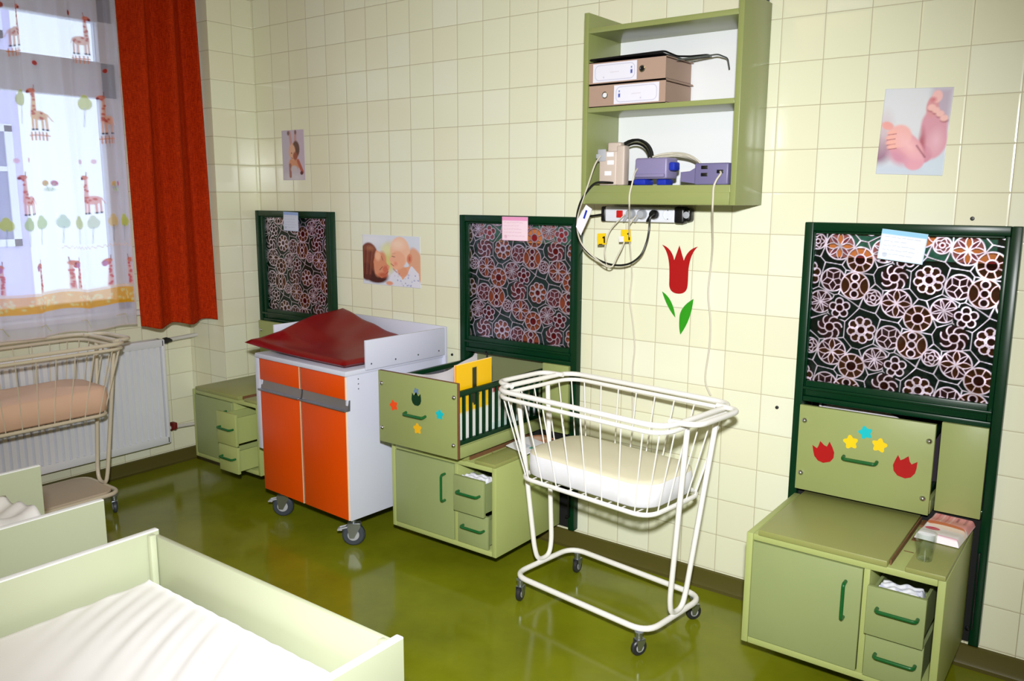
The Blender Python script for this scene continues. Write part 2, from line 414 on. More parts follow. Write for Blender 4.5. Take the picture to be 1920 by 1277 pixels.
# ================================================================== ROOM SHELL
XL, XW, YE = -0.165, -0.50, -0.28          # left return wall, window wall, end of the return
XR, YF, ZC = 5.30, -5.20, 3.05
def quad(bm, a, b, c, d, mi=0):
    f = bm.faces.new([bm.verts.new(p) for p in (a, b, c, d)]); f.material_index = mi
FR = [(-0.165, 0.485), (1.385, 2.045), (2.985, 3.645)]   # hatch frames x-extent
ZT, ZB = 1.478, 0.088
def wall_with_holes(bm, xs, zs, holes, fn):
    for i in range(len(xs)-1):
        for j in range(len(zs)-1):
            xm, zm = (xs[i]+xs[i+1])/2, (zs[j]+zs[j+1])/2
            if any(a < xm < b and c < zm < d for a, b, c, d in holes): continue
            quad(bm, fn(xs[i], zs[j]), fn(xs[i+1], zs[j]), fn(xs[i+1], zs[j+1]), fn(xs[i], zs[j+1]))
bm = bmesh.new()
holes = [(a+0.02, b-0.02, ZB+0.41, ZT-0.02) for a, b in FR]
xs = sorted({XL, XR, *[h[0] for h in holes], *[h[1] for h in holes]}); zs = [0, ZB+0.41, ZT-0.02, ZC]
wall_with_holes(bm, xs, zs, holes, lambda x, z: (x, 0, z))
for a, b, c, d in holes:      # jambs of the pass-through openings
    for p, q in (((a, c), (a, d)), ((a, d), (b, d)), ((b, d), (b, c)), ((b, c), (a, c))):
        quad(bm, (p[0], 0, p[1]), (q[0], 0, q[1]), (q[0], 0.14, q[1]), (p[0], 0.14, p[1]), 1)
bmesh.ops.remove_doubles(bm, verts=bm.verts[:], dist=1e-5)
struct('wall_back', bm, [M['tile_back'], M['black']])
bm = bmesh.new()
WY0, WY1, WZ0, WZ1 = -3.1, -0.60, 0.935, 2.75     # window opening
quad(bm, (XL, 0, 0), (XL, YE, 0), (XL, YE, ZC), (XL, 0, ZC), 0)
quad(bm, (XL, YE, 0), (XW, YE, 0), (XW, YE, ZC), (XL, YE, ZC), 1)
wall_with_holes(bm, [YF, WY0, WY1, YE], [0, WZ0, WZ1, ZC], [(WY0, WY1, WZ0, WZ1)], lambda y, z: (XW, y, z))
for p, q in (((WY0, WZ0), (WY0, WZ1)), ((WY0, WZ1), (WY1, WZ1)), ((WY1, WZ1), (WY1, WZ0)), ((WY1, WZ0), (WY0, WZ0))):
    quad(bm, (XW, *p), (XW, *q), (XW-0.22, *q), (XW-0.22, *p), 2)
struct('wall_left', bm, [M['tile_side'], M['tile_reveal'], M['white_paint']])
bm = bmesh.new(); quad(bm, (XR, YF, 0), (XR, 0, 0), (XR, 0, ZC), (XR, YF, ZC)); struct('wall_right', bm, M['tile_side'])
bm = bmesh.new(); quad(bm, (XW, YF, 0), (XR, YF, 0), (XR, YF, ZC), (XW, YF, ZC)); struct('wall_front', bm, M['tile_back'])
bm = bmesh.new(); box(bm, XW-0.3, XR+0.1, YF-0.1, 0.3, -0.05, 0); struct('floor', bm, M['floor'])
bm = bmesh.new(); box(bm, XW-0.3, XR+0.1, YF-0.1, 0.3, ZC, ZC+0.05); struct('ceiling', bm, M['ceiling'])
def coved(bm, path):
    """baseboard of folded-up linoleum: flat face with a rounded foot"""
    prof = [(0.0, 0.0), (0.030, 0.0), (0.016, 0.006), (0.011, 0.018), (0.009, 0.070), (0.0, 0.074)]
    rings = []
    for i, (x, y, nx, ny) in enumerate(path):
        rings.append([bm.verts.new((x+nx*o, y+ny*o, z)) for o, z in prof])
    for A, B in zip(rings, rings[1:]):
        for k in range(len(prof)-1): bm.faces.new((A[k], A[k+1], B[k+1], B[k]))
bm = bmesh.new(); coved(bm, [(XL, 0, 1, -1), (XR, 0, -1, -1)]); struct('baseboard_back', bm, M['base'], True)
bm = bmesh.new(); coved(bm, [(XL, 0, 1, -1), (XL, YE, 1, -1), (XW, YE, 1, -1), (XW, YF, 1, 1)]); struct('baseboard_left', bm, M['base'], True)

# ------------------------------------------------------------------ window
win = empty('window_1', (XW-0.08, (WY0+WY1)/2, WZ0)); win['kind'] = 'structure'
def wpart(name, boxes, m, bev=0.004):
    bm = bmesh.new()
    for b in boxes:
        y0, y1, z0, z1 = b[:4]; x0, x1 = (b[4:] if len(b) > 4 else (-0.035, 0.035))
        box(bm, x0, x1, y0-(WY0+WY1)/2, y1-(WY0+WY1)/2, z0-WZ0, z1-WZ0, bev)
    return fin(name, bm, m, win)
mids = [-1.86]
wpart('window_frame', [(WY0, WY1, WZ0, WZ0+0.06), (WY0, WY1, 2.065, 2.25), (WY0, WY1, 2.45, WZ1), (WY1-0.08, WY1, WZ0, WZ1), (WY0, WY0+0.08, WZ0, WZ1), (-1.92, -1.80, WZ0, WZ1)], M['white_paint'])
for y0, y1 in ((WY0+0.08, -1.92), (-1.80, WY1-0.08)):
    for z0, z1 in ((WZ0+0.06, 2.065), (2.25, 2.45)):
        wpart('pane', [(y0, y1, z0, z1, -0.004, 0.004)], M['glass'], 0)
wpart('window_sill', [(WY0-0.02, WY1+0.02, WZ0-0.03, WZ0-0.002, 0.03, 0.13)], M['white_paint'])

# the building across the yard, seen through the window
bm = bmesh.new(); box(bm, 0, 0.6, -9, 4.5, -6, 7.2); box(bm, -0.1, 0.75, -9.2, 4.7, 7.2, 7.5)
nb = empty('neighbouring_building', (-12, -1.0, 0)); tag(nb, 'pale lilac house with white window frames across the yard outside the window', 'building')
M['facade'] = mat('lilac_render', (206, 200, 236), 0.9); M['facade_win'] = mat('house_window_glass', (120, 125, 165), 0.2)
fin('wall', bm, M['facade'], nb, smooth=False)
for wy in (-6.6, -4.1, -1.5, 1.0, 3.6):
    for wz in (-2.5, 0.7, 4.1):
        bm = bmesh.new(); box(bm, 0.6, 0.66, wy-0.75, wy+0.75, wz, wz+0.12); box(bm, 0.6, 0.66, wy-0.75, wy+0.75, wz+1.9, wz+2.02); box(bm, 0.6, 0.66, wy-0.75, wy-0.63, wz, wz+2.0)
        box(bm, 0.6, 0.66, wy+0.63, wy+0.75, wz, wz+2.0); box(bm, 0.6, 0.66, wy-0.06, wy+0.06, wz, wz+2.0); box(bm, 0.6, 0.65, wy-0.7, wy+0.7, wz+1.25, wz+1.33)
        wf = fin('window', bm, M['white_paint'], nb, smooth=False)
        bm = bmesh.new(); box(bm, 0.6, 0.62, wy-0.7, wy+0.7, wz+0.05, wz+1.95); fin('pane', bm, M['facade_win'], wf, smooth=False)

# ------------------------------------------------------------------ radiator and its pipes
rad = empty('radiator', (XW+0.06, -1.2, 0.16)); tag(rad, 'white ribbed panel radiator on the wall under the window', 'radiator')
bm = bmesh.new(); y0, y1, z0, z1 = -1.35, 0.69, 0.0, 0.60
N = 56
P = []
for i in range(N*5+1):
    t = i/(N*5); y = y0+0.02+(y1-y0-0.04)*t; ph = (i % 5)
    P.append((0.022+(0.018 if ph else 0.0), y))
vs = [(x, y) for x, y in P]
A = [bm.verts.new((x, y, z0+0.035)) for x, y in vs]; B = [bm.verts.new((x, y, z1-0.035)) for x, y in vs]
for i in range(len(vs)-1): bm.faces.new((A[i], A[i+1], B[i+1], B[i]))
fin('ribbed_face', bm, M['radiator'], rad, smooth=False)
bm = bmesh.new(); box(bm, -0.03, 0.012, y0, y1, z0+0.0, z1, 0.0); 
box(bm, 0.02, 0.042, y0, y1, z1-0.04, z1+0.004, 0.006); box(bm, 0.02, 0.042, y0, y1, z0-0.004, z0+0.04, 0.006); box(bm, -0.032, 0.042, y1-0.015, y1+0.004, z0, z1, 0.004)
fin('panel', bm, M['radiator'], rad)
sp = empty('radiator_pipe', (XW+0.06, -0.5, 0.75)); tag(sp, 'short white supply pipe with a black thermostat valve at the radiator top', 'pipe', )
bm = bmesh.new(); tube(bm, smooth_path([(0.0, 0.0, -0.005), (0.0, 0.09, 0.0), (0.0, 0.17, 0.003), (0.0, 0.22, 0.005)]), 0.012, 12); fin('pipe', bm, M['pipe'], sp)
bm = bmesh.new(); lathe(bm, [(0.012, -0.02), (0.017, -0.018), (0.019, 0.0), (0.014, 0.012), (0.012, 0.03), (0.008, 0.032)], 16, (0, 0.03, -0.004), 'y'); fin('valve', bm, M['valve'], sp)
lp = empty('radiator_pipe', (XW+0.06, -0.5, 0.235)); tag(lp, 'low white return pipe with a dark red valve at the radiator bottom', 'pipe')
bm = bmesh.new(); tube(bm, [(0.0, 0.0, 0.0), (0.0, 0.10, -0.004), (0.0, 0.22, -0.012)], 0.011, 12); fin('pipe', bm, M['pipe'], lp)
bm = bmesh.new(); lathe(bm, [(0.010, -0.018), (0.021, -0.014), (0.017, 0.0), (0.022, 0.010), (0.010, 0.016)], 8, (0, 0.035, 0.0), 'y'); box(bm, -0.012, 0.03, 0.022, 0.046, -0.008, 0.03, 0.004); fin('valve', bm, M['valve_red'], lp)

# ------------------------------------------------------------------ curtains
def rust(u, v):       # u: metres along y, v: height
    y = -0.285-0.022*v-u*(0.430-0.018*v)/0.445
    ph = u/0.445
    fold = 0.046*np.sin(ph*2*PI*2.4+1.9+0.35*v)+0.010*np.sin(ph*2*PI*5.1+v*1.1)
    amp = 0.55+0.45*(v/1.8)
    return (-0.235+fold*amp, y, 0.865+v+0.01*np.sin(ph*14))
cv = Canvas(0.445, 2.05, 0.008)
o = cv.mesh('rust_curtain', M['curtain'], rust, thick=0.003)
tag(o, 'heavy rust orange woven curtain hanging at the right side of the window', 'curtain')

SH_W, SH_H = 1.75, 2.05
cv = Canvas(SH_W, SH_H, 0.0042, (238, 234, 246)); cv.A[:] = 0.46
def giraffe(x, z, s, flip=1, col=(246, 176, 150), spot=(214, 92, 70), head=True, body=True):
    f = flip
    if body:
        cv.ell(x, z, 0.030*s, 0.019*s, col, a=0.85)
        for dx in (-0.024, -0.010, 0.012, 0.024):
            cv.seg((x+f*dx*s, z-0.008*s), (x+f*dx*s*1.05, z-0.052*s), 0.009*s, col, a=0.85); cv.ell(x+f*dx*s*1.05, z-0.056*s, 0.006*s, 0.004*s, (40, 30, 60), a=0.95)
        cv.seg((x-f*0.028*s, z+0.008*s), (x-f*0.042*s, z-0.018*s), 0.004*s, col, a=0.85)
    cv.seg((x+f*0.020*s, z), (x+f*0.016*s, z+0.092*s), 0.022*s, col, a=0.85, w2=0.011*s)
    cv.ell(x+f*0.024*s, z+0.098*s, 0.017*s, 0.010*s, (232, 130, 104), a=0.9); cv.ell(x+f*0.036*s, z+0.094*s, 0.008*s, 0.006*s, (150, 60, 60), a=0.95)
    cv.seg((x+f*0.014*s, z+0.104*s), (x+f*0.012*s, z+0.120*s), 0.004*s, (150, 80, 60), a=0.9)
    rnd = random.Random(int(x*977+z*131))
    for k in range(13):
        if k < 6 and body: px_, pz_ = x+rnd.uniform(-0.024, 0.024)*s, z+rnd.uniform(-0.012, 0.012)*s
        else: px_, pz_ = x+f*0.018*s+rnd.uniform(-0.006, 0.006)*s, z+rnd.uniform(0.0, 0.09)*s
        cv.ell(px_, pz_, 0.0055*s, 0.0045*s, spot, a=0.92)
def fence(x, z, s, col=(224, 130, 70)):
    for k in range(5): cv.seg((x+k*0.014*s, z-0.016*s), (x+k*0.014*s, z+0.016*s), 0.006*s, col, a=0.9)
    cv.seg((x-0.01*s, z+0.004*s), (x+0.066*s, z+0.004*s), 0.005*s, col, a=0.9)
def tree(x, z, s, col):
    cv.ell(x, z, 0.024*s, 0.028*s, col, a=0.8); cv.ell(x, z+0.024*s, 0.012*s, 0.016*s, col, a=0.8)
    cv.seg((x, z-0.02*s), (x+0.006*s, z-0.10*s), 0.004*s, (150, 158, 170), a=0.7)
# (u from the curtain's right-hand edge towards the left, height above the hem)
SP = 0.315
for k in range(5):
    u0 = 0.115+k*SP
    giraffe(u0-0.02, 1.05, 1.15, 1, (244, 186, 120) if k % 2 else (246, 180, 150)); fence(u0-0.045, 0.955, 1.1); tree(u0+0.075, 1.13, 1.1, (206, 212, 90))
    giraffe(u0+0.07, 1.43, 1.1, -1, (250, 190, 160)); fence(u0+0.05, 1.34, 1.0)
    cv.ell(u0-0.02, 1.29, 0.013, 0.012, (190, 70, 60), a=0.95); cv.ell(u0+0.12, 1.55, 0.012, 0.014, (170, 70, 50), a=0.95)
    giraffe(u0+0.075, 0.66, 1.15, 1, (248, 176, 166), (220, 100, 90)); 
    cv.ell(u0-0.055, 0.735, 0.013, 0.014, (206, 120, 150), a=0.9); cv.ell(u0-0.020, 0.735, 0.014, 0.014, (236, 190, 120), a=0.9); cv.ell(u0-0.035, 0.705, 0.024, 0.010, (206, 220, 190), a=0.7); cv.seg((u0-0.055, 0.735), (u0-0.045, 0.70), 0.003, (150, 190, 140), a=0.8); cv.seg((u0-0.02, 0.735), (u0-0.032, 0.70), 0.003, (150, 190, 140), a=0.8)
    cv.ell(u0+0.12, 0.85, 0.014, 0.012, (248, 196, 214), a=0.8); cv.ell(u0+0.06, 0.85, 0.010, 0.012, (248, 196, 214), a=0.8)
for k in range(22):
    u0 = 0.03+k*0.082; tree(u0, 0.545, 1.0, [(206, 208, 80), (240, 206, 140), (214, 226, 196), (206, 216, 110), (200, 224, 200), (190, 214, 140), (186, 210, 120)][k % 7])
    if k % 4 != 2: giraffe(u0+0.01, 0.225, 1.25, 1 if k % 2 else -1, (250, 188, 176), (226, 110, 110), body=False); cv.ell(u0+(0.052 if k % 2 else -0.045), 0.335, 0.012, 0.014, (206, 120, 170) if k % 3 else (206, 60, 60), a=0.9)
zz = 0.425+0.006*np.sin(cv.U*2*PI/0.022); cv.put(cv.cov(np.abs(cv.V-zz)-0.002)*(np.sin(cv.U*9) > -0.2), (238, 180, 120), 0.8)
cv.rect(0, SH_W, 0.12, 0.205, (250, 184, 50), a=0.80)
cv.rect(0, SH_W, 0.205, 0.218, (252, 220, 190), a=0.75); cv.rect(0, SH_W, 0.0, 0.118, (234, 228, 242), a=0.60)
rr = random.Random(5)
for k in range(170):
    x, z = rr.uniform(0, SH_W), rr.uniform(0.135, 0.19)
    cv.ell(x, z, 0.006, 0.008, (250, 226, 140), a=0.8, rot=rr.uniform(0, 3))
for k in range(9):
    x = 0.06+k*0.19; cv.seg((x, 0.02), (x+0.03, 0.06), 0.004, (190, 190, 110), a=0.8); cv.seg((x+0.03, 0.06), (x+0.075, 0.055), 0.004, (200, 180, 110), a=0.8)
cv.rect(0, SH_W, 0, 0.006, (236, 214, 214), a=0.7); cv.rect(0, 0.006, 0, SH_H, (240, 214, 204), a=0.8)
def sheer(u, v):
    ph = u
    amp = 0.35+0.65*v/2.05
    fold = 0.030*np.sin(ph*2*PI/0.21+0.5*np.sin(v*1.2))+0.012*np.sin(ph*2*PI/0.083+1.3)
    y = -0.690-0.004*v-u-0.02*np.sin(ph*2*PI/0.21+1.0)
    return (-0.312+fold*amp, y, 0.88+v-0.012*np.clip(u-0.0, 0, 2)+0.006*np.sin(ph*20))
o = cv.mesh('sheer_curtain', M['sheer'], sheer)
tag(o, 'white see-through nursery curtain printed with giraffes, trees and an orange border', 'curtain')

# ================================================================== HATCHES in the back wall
def film_canvas(w, h, ox, oy):
    cv = Canvas(w, h, 0.0021, (34, 92, 84)); U, V = cv.U, cv.V
    kinds = [('petal4', 0, 0, .047), ('wheel', .070, -.045, .043), ('star8', .146, -.012, .039), ('five', .213, -.030, .036), ('swirl', .183, -.100, .042),
             ('eye', .058, -.135, .047), ('conc', .120, -.172, .027), ('cube5', .184, .068, .040), ('flower8', .094, .085, .047)]
    inst = []
    for i in range(-6, 8):
        for j in range(-6, 8):
            bx, by = ox+.396*i+.196*j, oy-.186*j
            for k, dx, dy, R in kinds:
                x, y = bx+dx, by+dy
                if -R < x < w+R and -R < y < h+R: inst.append((k, x, y, R))
    # background leading: cell borders between neighbouring flowers
    D = np.stack([np.hypot(U-x, V-y)-R for _, x, y, R in inst]); D.sort(axis=0)
    line = np.clip((0.0050-(D[1]-D[0]))/0.003, 0, 1)
    rad = np.sin(U*190+V*60)*np.sin(V*170-U*40)
    cv.C = cv.C*(1+0.25*rad[..., None])
    A = line
    pur, org, red, mar = lin((150, 84, 92)), lin((206, 120, 66)), lin((132, 18, 30)), lin((120, 40, 62))
    W_ = 0.0036
    def fill(mask, c): cv.C[mask] = c
    for k, x, y, R in inst:
        dx, dy = U-x, V-y; r = np.hypot(dx, dy); th = np.arctan2(dy, dx); loc = r < R+0.004
        ins = r < R; fill(ins, pur); A[ins] = 0
        def ln(d): A[loc] = np.maximum(A, np.clip((W_-np.abs(d))/0.0018, 0, 1)*loc)[loc]
        if k in ('petal4', 'star8'):
            ln(r-R)
            for q in range(8):
                a = q*PI/4+(0.3 if k == 'star8' else 0); t = dx*math.cos(a)+dy*math.sin(a); pr = -dx*math.sin(a)+dy*math.cos(a)
                wk = (0.21 if q % 2 == 0 else 0.13)*R if k == 'petal4' else 0.10*R
                hh = wk*4*t*(R-t)/R/R; m_ = (t > 0) & (t < R) & (np.abs(pr) < hh+W_)
                fill(m_ & (np.abs(pr) < hh) & ins, mar if (q % 2 or k == 'star8') else org)
                A[m_] = np.maximum(A, np.clip((W_*0.8-np.abs(np.abs(pr)-hh))/0.0018, 0, 1))[m_]
        elif k == 'wheel':
            fill(ins, org); ln(r-R); fill(r < .42*R, red); A[r < .42*R] = 0; ln(r-.42*R)
            sp = np.abs(((th/(PI/4)) % 1)-0.5)*(PI/4)*r; m_ = (r > .42*R) & ins; A[m_] = np.maximum(A, np.clip((W_*0.8-np.abs(sp))/0.0018, 0, 1))[m_]
        elif k == 'five':
            A[loc] = 0; cv.C[ins] = lin((34, 92, 84))
            for q in range(5):
                a = q*2*PI/5+0.4; rr_ = np.hypot(dx-.62*R*math.cos(a), dy-.62*R*math.sin(a)); fill(rr_ < .36*R, mar); A[rr_ < .36*R] = 0
                m_ = rr_ < .45*R; A[m_] = np.maximum(A, np.clip((W_-np.abs(rr_-.36*R))/0.0018, 0, 1))[m_]
            fill(r < .36*R, red); A[r < .34*R] = 0; ln(r-.38*R)
        elif k == 'swirl':
            for q in range(7):
                a = q*2*PI/7; rr_ = np.hypot(dx-.58*R*math.cos(a), dy-.58*R*math.sin(a)); m_ = (rr_ < .5*R) & (((th-a) % (2*PI)) < PI)
                A[m_] = np.maximum(A, np.clip((W_-np.abs(rr_-.42*R))/0.0018, 0, 1))[m_]
            fill(r < .38*R, red); A[r < .38*R] = 0; ln(r-.38*R)
        elif k == 'flower8':
            for q in range(8):
                a = q*PI/4+.2; rr_ = np.hypot(dx-.68*R*math.cos(a), dy-.68*R*math.sin(a)); m_ = (rr_ < .36*R) & (r > .3*R)
                A[m_] = np.maximum(A, np.clip((W_-np.abs(rr_-.30*R))/0.0018, 0, 1))[m_]; fill((rr_ < .2*R), org)
            fill(r < .28*R, red); A[r < .27*R] = 0; ln(r-.30*R)
        elif k == 'cube5':
            ln(r-R)
            for q in range(5):
                a = q*2*PI/5+.3
                for (ra, aa, rb, ab) in ((0, a, .55*R, a), (.55*R, a, R, a+PI/5), (.55*R, a, R, a-PI/5)):
                    p = (ra*math.cos(aa), ra*math.sin(aa)); q2 = (rb*math.cos(ab), rb*math.sin(ab)); ex, ey = q2[0]-p[0], q2[1]-p[1]
                    t = np.clip(((dx-p[0])*ex+(dy-p[1])*ey)/(ex*ex+ey*ey), 0, 1); d = np.hypot(dx-p[0]-t*ex, dy-p[1]-t*ey)
                    m_ = loc & (d < W_*1.5); A[m_] = np.maximum(A, np.clip((W_*0.8-d)/0.0018, 0, 1))[m_]
        elif k == 'eye':
            fill(ins, org); ln(r-R)
            for s_ in (-1, 0, 1):
                rr_ = np.hypot(dx, (dy-s_*.62*R)); q_ = .27*R; fill(rr_ < q_, red if s_ == 0 else mar); A[rr_ < q_] = 0
                m_ = rr_ < q_+.006; A[m_] = np.maximum(A, np.clip((W_-np.abs(rr_-q_))/0.0018, 0, 1))[m_]
            for s_ in (-1, 1):
                rr_ = np.hypot(dx-s_*1.0*R, dy); m_ = ins & (rr_ < .75*R); A[m_] = np.maximum(A, np.clip((W_*.8-np.abs(rr_-.66*R))/0.0018, 0, 1))[m_]
        elif k == 'conc':
            ln(r-R); ln(r-R*.68*(1+.18*np.cos(5*th))); fill(r < .3*R, red); ln(r-.3*R)
    cv.A = np.clip(A, 0, 1)
    a3 = cv.A[..., None]; cv.C = cv.C*(1-a3)+np.array(lin((222, 208, 230)))*a3
    return cv

def hatch(i, label, strip, back, ox, oy, xg):
    x0, x1 = FR[i]; w = x1-x0
    t = empty('pass_through_hatch', (x0, 0, ZB)); tag(t, label, 'hatch', 'hatches in the tiled wall')
    H = ZT-ZB; YF_ = -0.034
    g0, g1, zb = xg[0]-x0, xg[1]-x0, 0.912-ZB
    bm = bmesh.new()
    box(bm, 0, 0.030, YF_, 0.03, 0, H, 0.003); box(bm, w-0.030, w, YF_, 0.03, 0, H, 0.003); box(bm, 0.0305, w-0.0305, YF_, 0.03, H-0.030, H, 0.003)
    fin('outer_frame', bm, M['dark_green'], t)
    bm = bmesh.new()     # moving sash around the glass
    box(bm, 0.031, g0, YF_+0.008, 0.02, zb-0.055, H-0.031, 0.003); box(bm, g1, w-0.031, YF_+0.008, 0.02, zb-0.055, H-0.031, 0.003)
    box(bm, g0+0.0005, g1-0.0005, YF_+0.008, 0.02, 1.440-ZB, H-0.031, 0.003); box(bm, g0+0.0005, g1-0.0005, YF_+0.008, 0.02, zb-0.055, zb, 0.003)
    box(bm, 0.031, w-0.031, YF_+0.002, 0.02, zb-0.075, zb-0.056, 0.003); box(bm, 0.031, w-0.031, YF_-0.004, 0.0, zb-0.030, zb-0.020, 0.002)
    fin('sash', bm, M['dark_green'], t)
    cvs = film_canvas(g1-g0, 1.440-ZB-zb, ox, oy)
    cvs.mesh('glass_pane', M['film'], lambda u, v: (u+g0, 0*u-0.010, v+zb), t)
    bm = bmesh.new(); box(bm, 0.022, w-0.022, 0.115 if i != 1 else 0.060, 0.135, 0.42, H-0.021)
    fin('back_panel', bm, back, t, smooth=False)
    if i == 1:
        bm = bmesh.new(); box(bm, 0.024, w-0.024, 0.040, 0.056, 0.42, zb-0.02); fin('lower_back_panel', bm, M['olive_void'], t, smooth=False)
    if strip:
        bm = bmesh.new(); box(bm, 0.07, w-0.07, 0.025, 0.055, H-0.122, H-0.022, 0.004); fin('backlit_look_strip', bm, strip, t)  # pale bar added behind the film so its top band looks backlit
    bm = bmesh.new(); box(bm, 0.0305, w-0.0305, -0.010, -0.002, 0.0, 0.43); fin('lower_board', bm, M['black'], t, smooth=False)
    bm = bmesh.new(); box(bm, 0.492, w-0.032, YF_-0.014, YF_+0.004, 0.445, 0.750, 0.002); fin('fixed_panel', bm, M['green'], t)
    bm = bmesh.new(); box(bm, w-0.026, w-0.020, YF_-0.012, YF_-0.001, 0.06, 0.33, 0.001); lathe(bm, [(0.0, -0.006), (0.007, -0.004), (0.007, 0.0)], 10, (w-0.036, YF_, 0.06), 'y'); fin('latch', bm, M['plastic_black'], t)
    return t
M['backing_dark'] = mat('dark_backing', (34, 22, 34), 0.7); M['backing_mid'] = mat('grey_backing', (160, 118, 132), 0.8); M['backing_low'] = mat('brown_backing', (120, 96, 84), 0.8)
M['strip_pale'] = mat('pale_strip', (250, 236, 214), 0.7)
hatch(0, 'dark green framed hatch with flower film in the far corner, behind the changing cart', None, M['backing_low'], .06, .30, (-0.105, 0.430))
hatch(1, 'dark green framed hatch with a pink card, above the pulled-out crib', M['strip_pale'], M['backing_mid'], .10, .33, (1.430, 2.000))
hatch(2, 'dark green framed hatch with bright flower film at the right of the wall', M['strip_pale'], M['backing_dark'], .083, .486, (3.020, 3.600))

# name cards taped to the hatches
def card(pts_top, w, h, ang, col, head, label, ink):
    x, z = pts_top
    cv = Canvas(w, h, 0.0018, col)
    cv.rect(0, w, h*0.84, h, head); cv.rect(0, w, 0, 0.003, head, op=.6); cv.rect(0, 0.003, 0, h, head, op=.6); cv.rect(w-0.003, w, 0, h, head, op=.6)
    r = random.Random(int(x*100))
    for k in range(5):
        zz = h*(0.76-0.14*k); u = 0.012
        while u < w*r.uniform(.6, .95):
            L = r.uniform(.006, .02); cv.seg((u, zz), (u+L, zz+r.uniform(-.002, .002)), 0.0016, ink, op=.55); u += L+.005
    cv.ell(w*.15, h*.16, .008, .008, ink, op=.35)
    o = cv.mesh('name_card', M['paint_matte'], lambda u, v: (u, 0.0*u, v-h), thick=0.001, loc=(x, -0.0375, z)); o.rotation_euler = (0, ang, 0)
    tag(o, label, 'card', 'name cards taped to the hatches'); return o
card((3.243, 1.462), 0.142, 0.100, math.radians(6), (236, 240, 250), (150, 205, 240), 'tilted white card with light blue edge on the right-hand hatch', (130, 150, 190))
card((1.640, 1.474), 0.143, 0.105, 0.0, (250, 222, 238), (240, 160, 205), 'pink card taped to the middle hatch', (200, 120, 160))
card((0.097, 1.474), 0.128, 0.104, 0.02, (208, 216, 240), (150, 175, 230), 'pale blue card on the far corner hatch', (130, 140, 190))

# ================================================================== CABINETS under the hatches
def bar_handle(parent, p, q, out, m, r=0.0055, name='handle'):
    """bow handle between p and q standing off along `out`"""
    p, q, out = Vector(p), Vector(q), Vector(out); bm = bmesh.new()
    tube(bm, round_path([p, p+out, q+out, q], 0.012, n=5), r, 10); return fin(name, bm, m, parent)
def cabinet(x0, z0, label, pulls=(0.015, 0.0), y1=-0.036, d=0.465):
    t = empty('bedside_cabinet', (x0, y1, z0)); tag(t, label, 'cabinet', 'green cabinets under the hatches')
    w, h, yf = 0.588, 0.382, -d
    bm = bmesh.new(); T = 0.022
    box(bm, 0, T, yf, 0, 0, h, 0.003); box(bm, w-T, w, yf, 0, 0, h, 0.003); box(bm, T, w-T, yf, 0, 0, T, 0.003); box(bm, T, w-T, yf, 0, h-T, h, 0.003)
    box(bm, 0.366, 0.384, yf+0.002, 0, T, h-T, 0.002)
    box(bm, T, w-T, -0.02, 0, T, h-T)
    fin('body', bm, M['green_trim'], t)
    bm = bmesh.new(); box(bm, 0.040, 0.430, yf-0.006, -0.012, h, h+0.020, 0.003)
    fin('top_slab', bm, M['green_top'], t)
    bm = bmesh.new(); box(bm, 0.478, w-0.002, yf-0.004, -0.012, h, h+0.016, 0.003)
    fin('top_slab', bm, M['green_top'], t)
    bm = bmesh.new(); box(bm, 0.432, 0.436, yf+0.02, -0.02, h, h+0.017); box(bm, 0.442, 0.468, -0.21, -0.165, h, h+0.002); box(bm, 0.440, 0.474, -0.075, -0.02, h, h+0.008); box(bm, 0.442, 0.470, -0.312, -0.308, h, h+0.001)
    fin('crib_runner', bm, M['raw_edge'], t)
    bm = bmesh.new(); box(bm, T+0.003, 0.364, yf-0.004, yf+0.014, T+0.003, h-T-0.003, 0.002); dr = fin('door', bm, M['green_door'], t)
    bar_handle(dr, (0.318, yf-0.004, 0.190), (0.318, yf-0.004, 0.306), (0, -0.026, 0), M['handle_green'])
    for (za, zb2), p, hz in (((0.172, 0.325 if pulls[0] < .05 else 0.340), pulls[0], 0.262), ((T+0.003, 0.166), pulls[1], 0.105)):
        dx = -0.010 if p > .05 else 0
        bm = bmesh.new(); a, b = 0.387+dx, 0.548+dx
        yy = yf-p
        box(bm, a, b, yy-0.004, yy+0.012, za, zb2, 0.002)
        box(bm, a+0.008, a+0.016, yy+0.012, yy+0.33, za+0.012, zb2-0.02); box(bm, b-0.016, b-0.008, yy+0.012, yy+0.33, za+0.012, zb2-0.02)
        box(bm, a+0.016, b-0.016, yy+0.012, yy+0.33, za+0.012, za+0.020); box(bm, a+0.016, b-0.016, yy+0.32, yy+0.33, za+0.020, zb2-0.02)
        g = fin('drawer', bm, M['green_trim'] if p > .05 else M['green_door'], t)
        bar_handle(g, (a+0.032, yy-0.004, hz), (a+0.142, yy-0.004, hz), (0, -0.024, 0), M['handle_green'])
    return t
cabinet(-0.160, 0.128, 'green hanging cabinet in the corner with both drawers standing open, left of the changing cart', (0.10, 0.095))
cabinet(1.384, 0.106, 'green hanging cabinet under the pulled-out crib, in the middle of the wall', (0.028, 0.0))
cabinet(3.010, 0.106, 'green hanging cabinet at the right carrying the water glass and pink packet', (0.030, 0.006))

